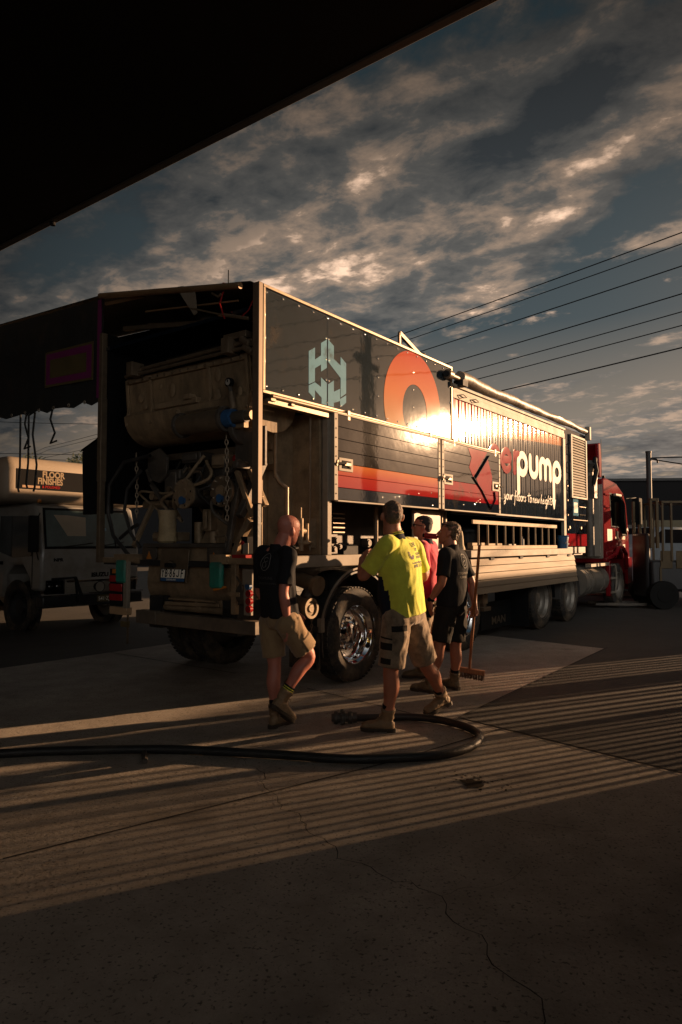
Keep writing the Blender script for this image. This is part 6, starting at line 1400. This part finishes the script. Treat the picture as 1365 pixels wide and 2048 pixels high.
def glasses(p, x=.100, z=.125, tilt=0.):
    T_ = p['T']; b = MB(); f, l, u = p['hf'], p['hl'], p['hu']; M3 = Matrix((f, l, u)).transposed()
    for sg in (-1, 1):
        b.sph(T_(x, sg*.034, z), .026, n=12, sc3=(.25, 1.1, .8), rot=M3); b.tube([T_(x, sg*.058, z+.004), T_(x-.03, sg*.075, z+.004), T_(x-.10, sg*.083, z)], .004, 6)
    b.tube([T_(x+.006, -.012, z+.006), T_(x+.012, 0, z+.009), T_(x+.006, .012, z+.006)], .003, 6); b.build('sunglasses', mat('sunglass_black', (.01, .01, .012), .12, 0, .1), p['body'])
glasses(pc)

D_ = {'hb': (1.068, 6.9, 1.480), 'ht': (1.118, 6.9, 1.700), 'neck': (1.105, 6.9, 1.462), 'chest': (1.125, 6.9, 1.278), 'pelvis': (1.112, 6.9, 0.875), 'shL': (1.025, 6.74, 1.385), 'shR': (1.215, 7.04, 1.375), 'elL': (0.990, 6.70, 1.125), 'wrL': (0.880, 6.74, 0.935), 'elR': (1.335, 7.00, 1.095), 'wrR': (1.335, 6.86, 0.880), 'hiL': (1.049, 6.84, 0.825), 'hiR': (1.175, 6.97, 0.815), 'knL': (0.968, 6.79, 0.47), 'knR': (1.155, 6.95, 0.455), 'heelL': (0.935, 6.86, 0.0), 'toeL': (0.74, 7.02, 0.0), 'heelR': (1.20, 7.0, 0.0), 'toeR': (1.055, 7.22, 0.0)}
pd = person(D_, 'man in black polo and black shorts holding a broom in his right hand', (-.93, .30, .05), skB, blk, dblk, bootD, 1.0, seed=11, short_len=.86,
            handspec={'L': ((-.1, -.1, -1), (.8, .4, 0), (-.4, .8, 0), .7), 'R': ((-.05, -.05, -1), (-.5, -.7, 0), (-.6, .6, 0), 1.35)})
hair_cap(pd, hairD, seed=9, amp=.009)
glasses(pd, .082, .190)
fn = on_back(pd, .72, -.0); b = MB(); stroke_on(b, fn, arc(.0, .01, .055, .070, 0, 360, 30), .0035); stroke_on(b, fn, arc(.005, .032, .022, .018, 20, 330, 12), .003); stroke_on(b, fn, arc(-.005, -.012, .024, .022, 60, 400, 12), .003)
b.build('back_emblem', M_white, pd['shirt'])
b = MB(); b.text('STREAMLINE', lambda x, y, z: fn(x-.11, y-.12, z), .034, depth=.0004); b.text('PUMPING', lambda x, y, z: fn(x-.08, y-.16, z), .03, depth=.0004); b.build('back_lettering', mat('grey_print', (.30, .27, .22), .7), pd['shirt'])
J = pd['J']; d_ = (J['wrL']-J['elL']).normalized(); b = MB(); c = J['wrL']-d_*.012; a_ = d_.orthogonal().normalized(); c_ = d_.cross(a_)
loft(b, [(c-d_*.011, a_*.031, c_*.031), (c-d_*.009, a_*.034, c_*.034), (c+d_*.009, a_*.034, c_*.034), (c+d_*.011, a_*.031, c_*.031)], 18); b.cyl(c+Vector((-.02, -.028, 0)), c+Vector((-.026, -.037, 0)), .019, 14); b.build('wristwatch', M_ink, pd['body'])
# small phone in his left hand
b = MB(); b.box(-.035, .035, -.004, .004, -.07, .07); o = b.build('phone', M_ink, None, .004); o.location = Vector(D_['wrL'])+Vector((-.005, .015, -.10)); o.rotation_euler = (R(8), R(10), R(30)); tag(o, 'black phone in the left hand of the man with the broom', 'phone')
# broom held in the right hand
b0 = Vector((1.345, 7.22, .16)); gr = Vector(D_['wrR'])+Vector((-.012, -.028, -.085)); t1 = gr+(gr-b0).normalized()*.80
BR = empty('broom', b0, 0, 'wooden broom carried upright by the man in black at right', 'broom'); b = MB(); b.tube([Vector((0, 0, .02)), gr-b0, t1-b0], .014, 12); b.build('handle', M_wood, BR)
hd = Vector((.95, -.25, -.12)).normalized(); b = MB(); b.beam(-hd*.14+Vector((0.02, 0, 0)), hd*.14+Vector((0.02, 0, 0)), .055, .05); b.build('broom_head', M_wood, BR, .006)
b = MB(); rs = random.Random(8)
for i in range(150):
    x = rs.uniform(-.13, .13); y = rs.uniform(-.024, .024); p0 = hd*x+Vector((.02, y, -.02)); b.tube([p0, p0+Vector((rs.gauss(0, .006), rs.gauss(0, .006), -.055-.012*rs.random()))], .0022, 4)
b.build('bristles', mat('bristles', (.10, .055, .03), .8), BR)
# red pipe fitting beside the man in black, seen beyond the pink shirt
b = MB(); p0 = Vector((.985, 6.98, 1.565)); q0 = Vector((.86, 7.02, 1.578)); b.cyl(p0, q0, .028, 16, m=M_lens); b.cyl(q0, q0+(q0-p0).normalized()*.02, .02, 12, m=M_ink); b.cyl(p0-(q0-p0).normalized()*.03, p0, .014, 12, m=M_ink)
o = b.build('red_pipe_fitting', None, None, .002); tag(o, 'short dark red tube held level between the pink shirt and the man in black', 'tube')

# ------------------------------------------------------------------ countable little pieces become parts of their own
def split_pieces(o, name, gap=.004):
    me = o.data; bm = bmesh.new(); bm.from_mesh(me); bm.verts.ensure_lookup_table(); seen = set(); isl = []
    for v in bm.verts:
        if v.index in seen: continue
        st = [v]; seen.add(v.index); cur = []
        while st:
            a = st.pop(); cur.append(a.index)
            for e in a.link_edges:
                q = e.other_vert(a)
                if q.index not in seen: seen.add(q.index); st.append(q)
        co = [bm.verts[i].co for i in cur]
        isl.append([set(cur), [min(c[k] for c in co)-gap for k in range(3)], [max(c[k] for c in co)+gap for k in range(3)]])
    ch = True
    while ch:
        ch = False
        for i in range(len(isl)):
            for j in range(i+1, len(isl)):
                a, c = isl[i], isl[j]
                if all(a[1][k] <= c[2][k] and c[1][k] <= a[2][k] for k in range(3)):
                    a[0] |= c[0]; a[1] = [min(a[1][k], c[1][k]) for k in range(3)]; a[2] = [max(a[2][k], c[2][k]) for k in range(3)]; isl.pop(j); ch = True; break
            if ch: break
    bm.free()
    if len(isl) < 2: o.name = name; return
    for g_ in isl:
        ids = sorted(g_[0]); mp = {v: i for i, v in enumerate(ids)}; pl = [p for p in me.polygons if p.vertices[0] in g_[0]]
        m2 = bpy.data.meshes.new(name); m2.from_pydata([me.vertices[i].co for i in ids], [], [[mp[v] for v in p.vertices] for p in pl])
        for m_ in me.materials: m2.materials.append(m_)
        for a, p in zip(m2.polygons, pl): a.material_index = p.material_index; a.use_smooth = True
        m2.set_sharp_from_angle(angle=R(35)); q = bpy.data.objects.new(name, m2); COL.objects.link(q); q.parent = o.parent; q.location = o.location.copy()
        for md in o.modifiers:
            n_ = q.modifiers.new(md.name, md.type)
            if md.type == 'BEVEL': n_.width = md.width; n_.segments = md.segments; n_.limit_method = md.limit_method; n_.angle_limit = md.angle_limit
    bpy.data.objects.remove(o)
for old, new in (('rivets', 'rivet'), ('door_rivets', 'door_rivet'), ('lashing_rings', 'lashing_ring'), ('bolts', 'bolt'), ('skirt_hinges', 'skirt_hinge'), ('bay_pipes', 'bay_pipe'), ('gauges', 'gauge'), ('tool_boxes', 'tool_box'),
                 ('flange_bolts', 'flange_bolt'), ('hydraulic_lines', 'hydraulic_line'), ('hinge_bolts', 'hinge_bolt'), ('warning_triangles', 'warning_triangle'), ('rear_standpipes', 'standpipe'), ('bumper_mounts', 'bumper_mount'),
                 ('axles', 'axle'), ('awning_rafters', 'awning_rafter'), ('awning_cables', 'awning_cable'), ('suzi_lines', 'air_line'), ('wipers', 'wiper'), ('bay_struts', 'bay_strut'), ('pump_cylinders', 'pump_cylinder'), ('forks', 'fork'),
                 ('side_panel', 'side_panel'), ('fittings', 'panel_fitting'), ('window_trim', 'window_trim'), ('vertical_pipe', 'vertical_pipe'), ('windscreen_sticker', 'windscreen_sticker'), ('wheel_nuts', 'wheel_nut'), ('crossarms', 'crossarm')):
    for o in [o for o in list(bpy.data.objects) if o.type == 'MESH' and o.name.split('.')[0] == old]:
        if old == 'rivets' and o.parent and o.parent.name.startswith('side_door'): continue
        split_pieces(o, new)
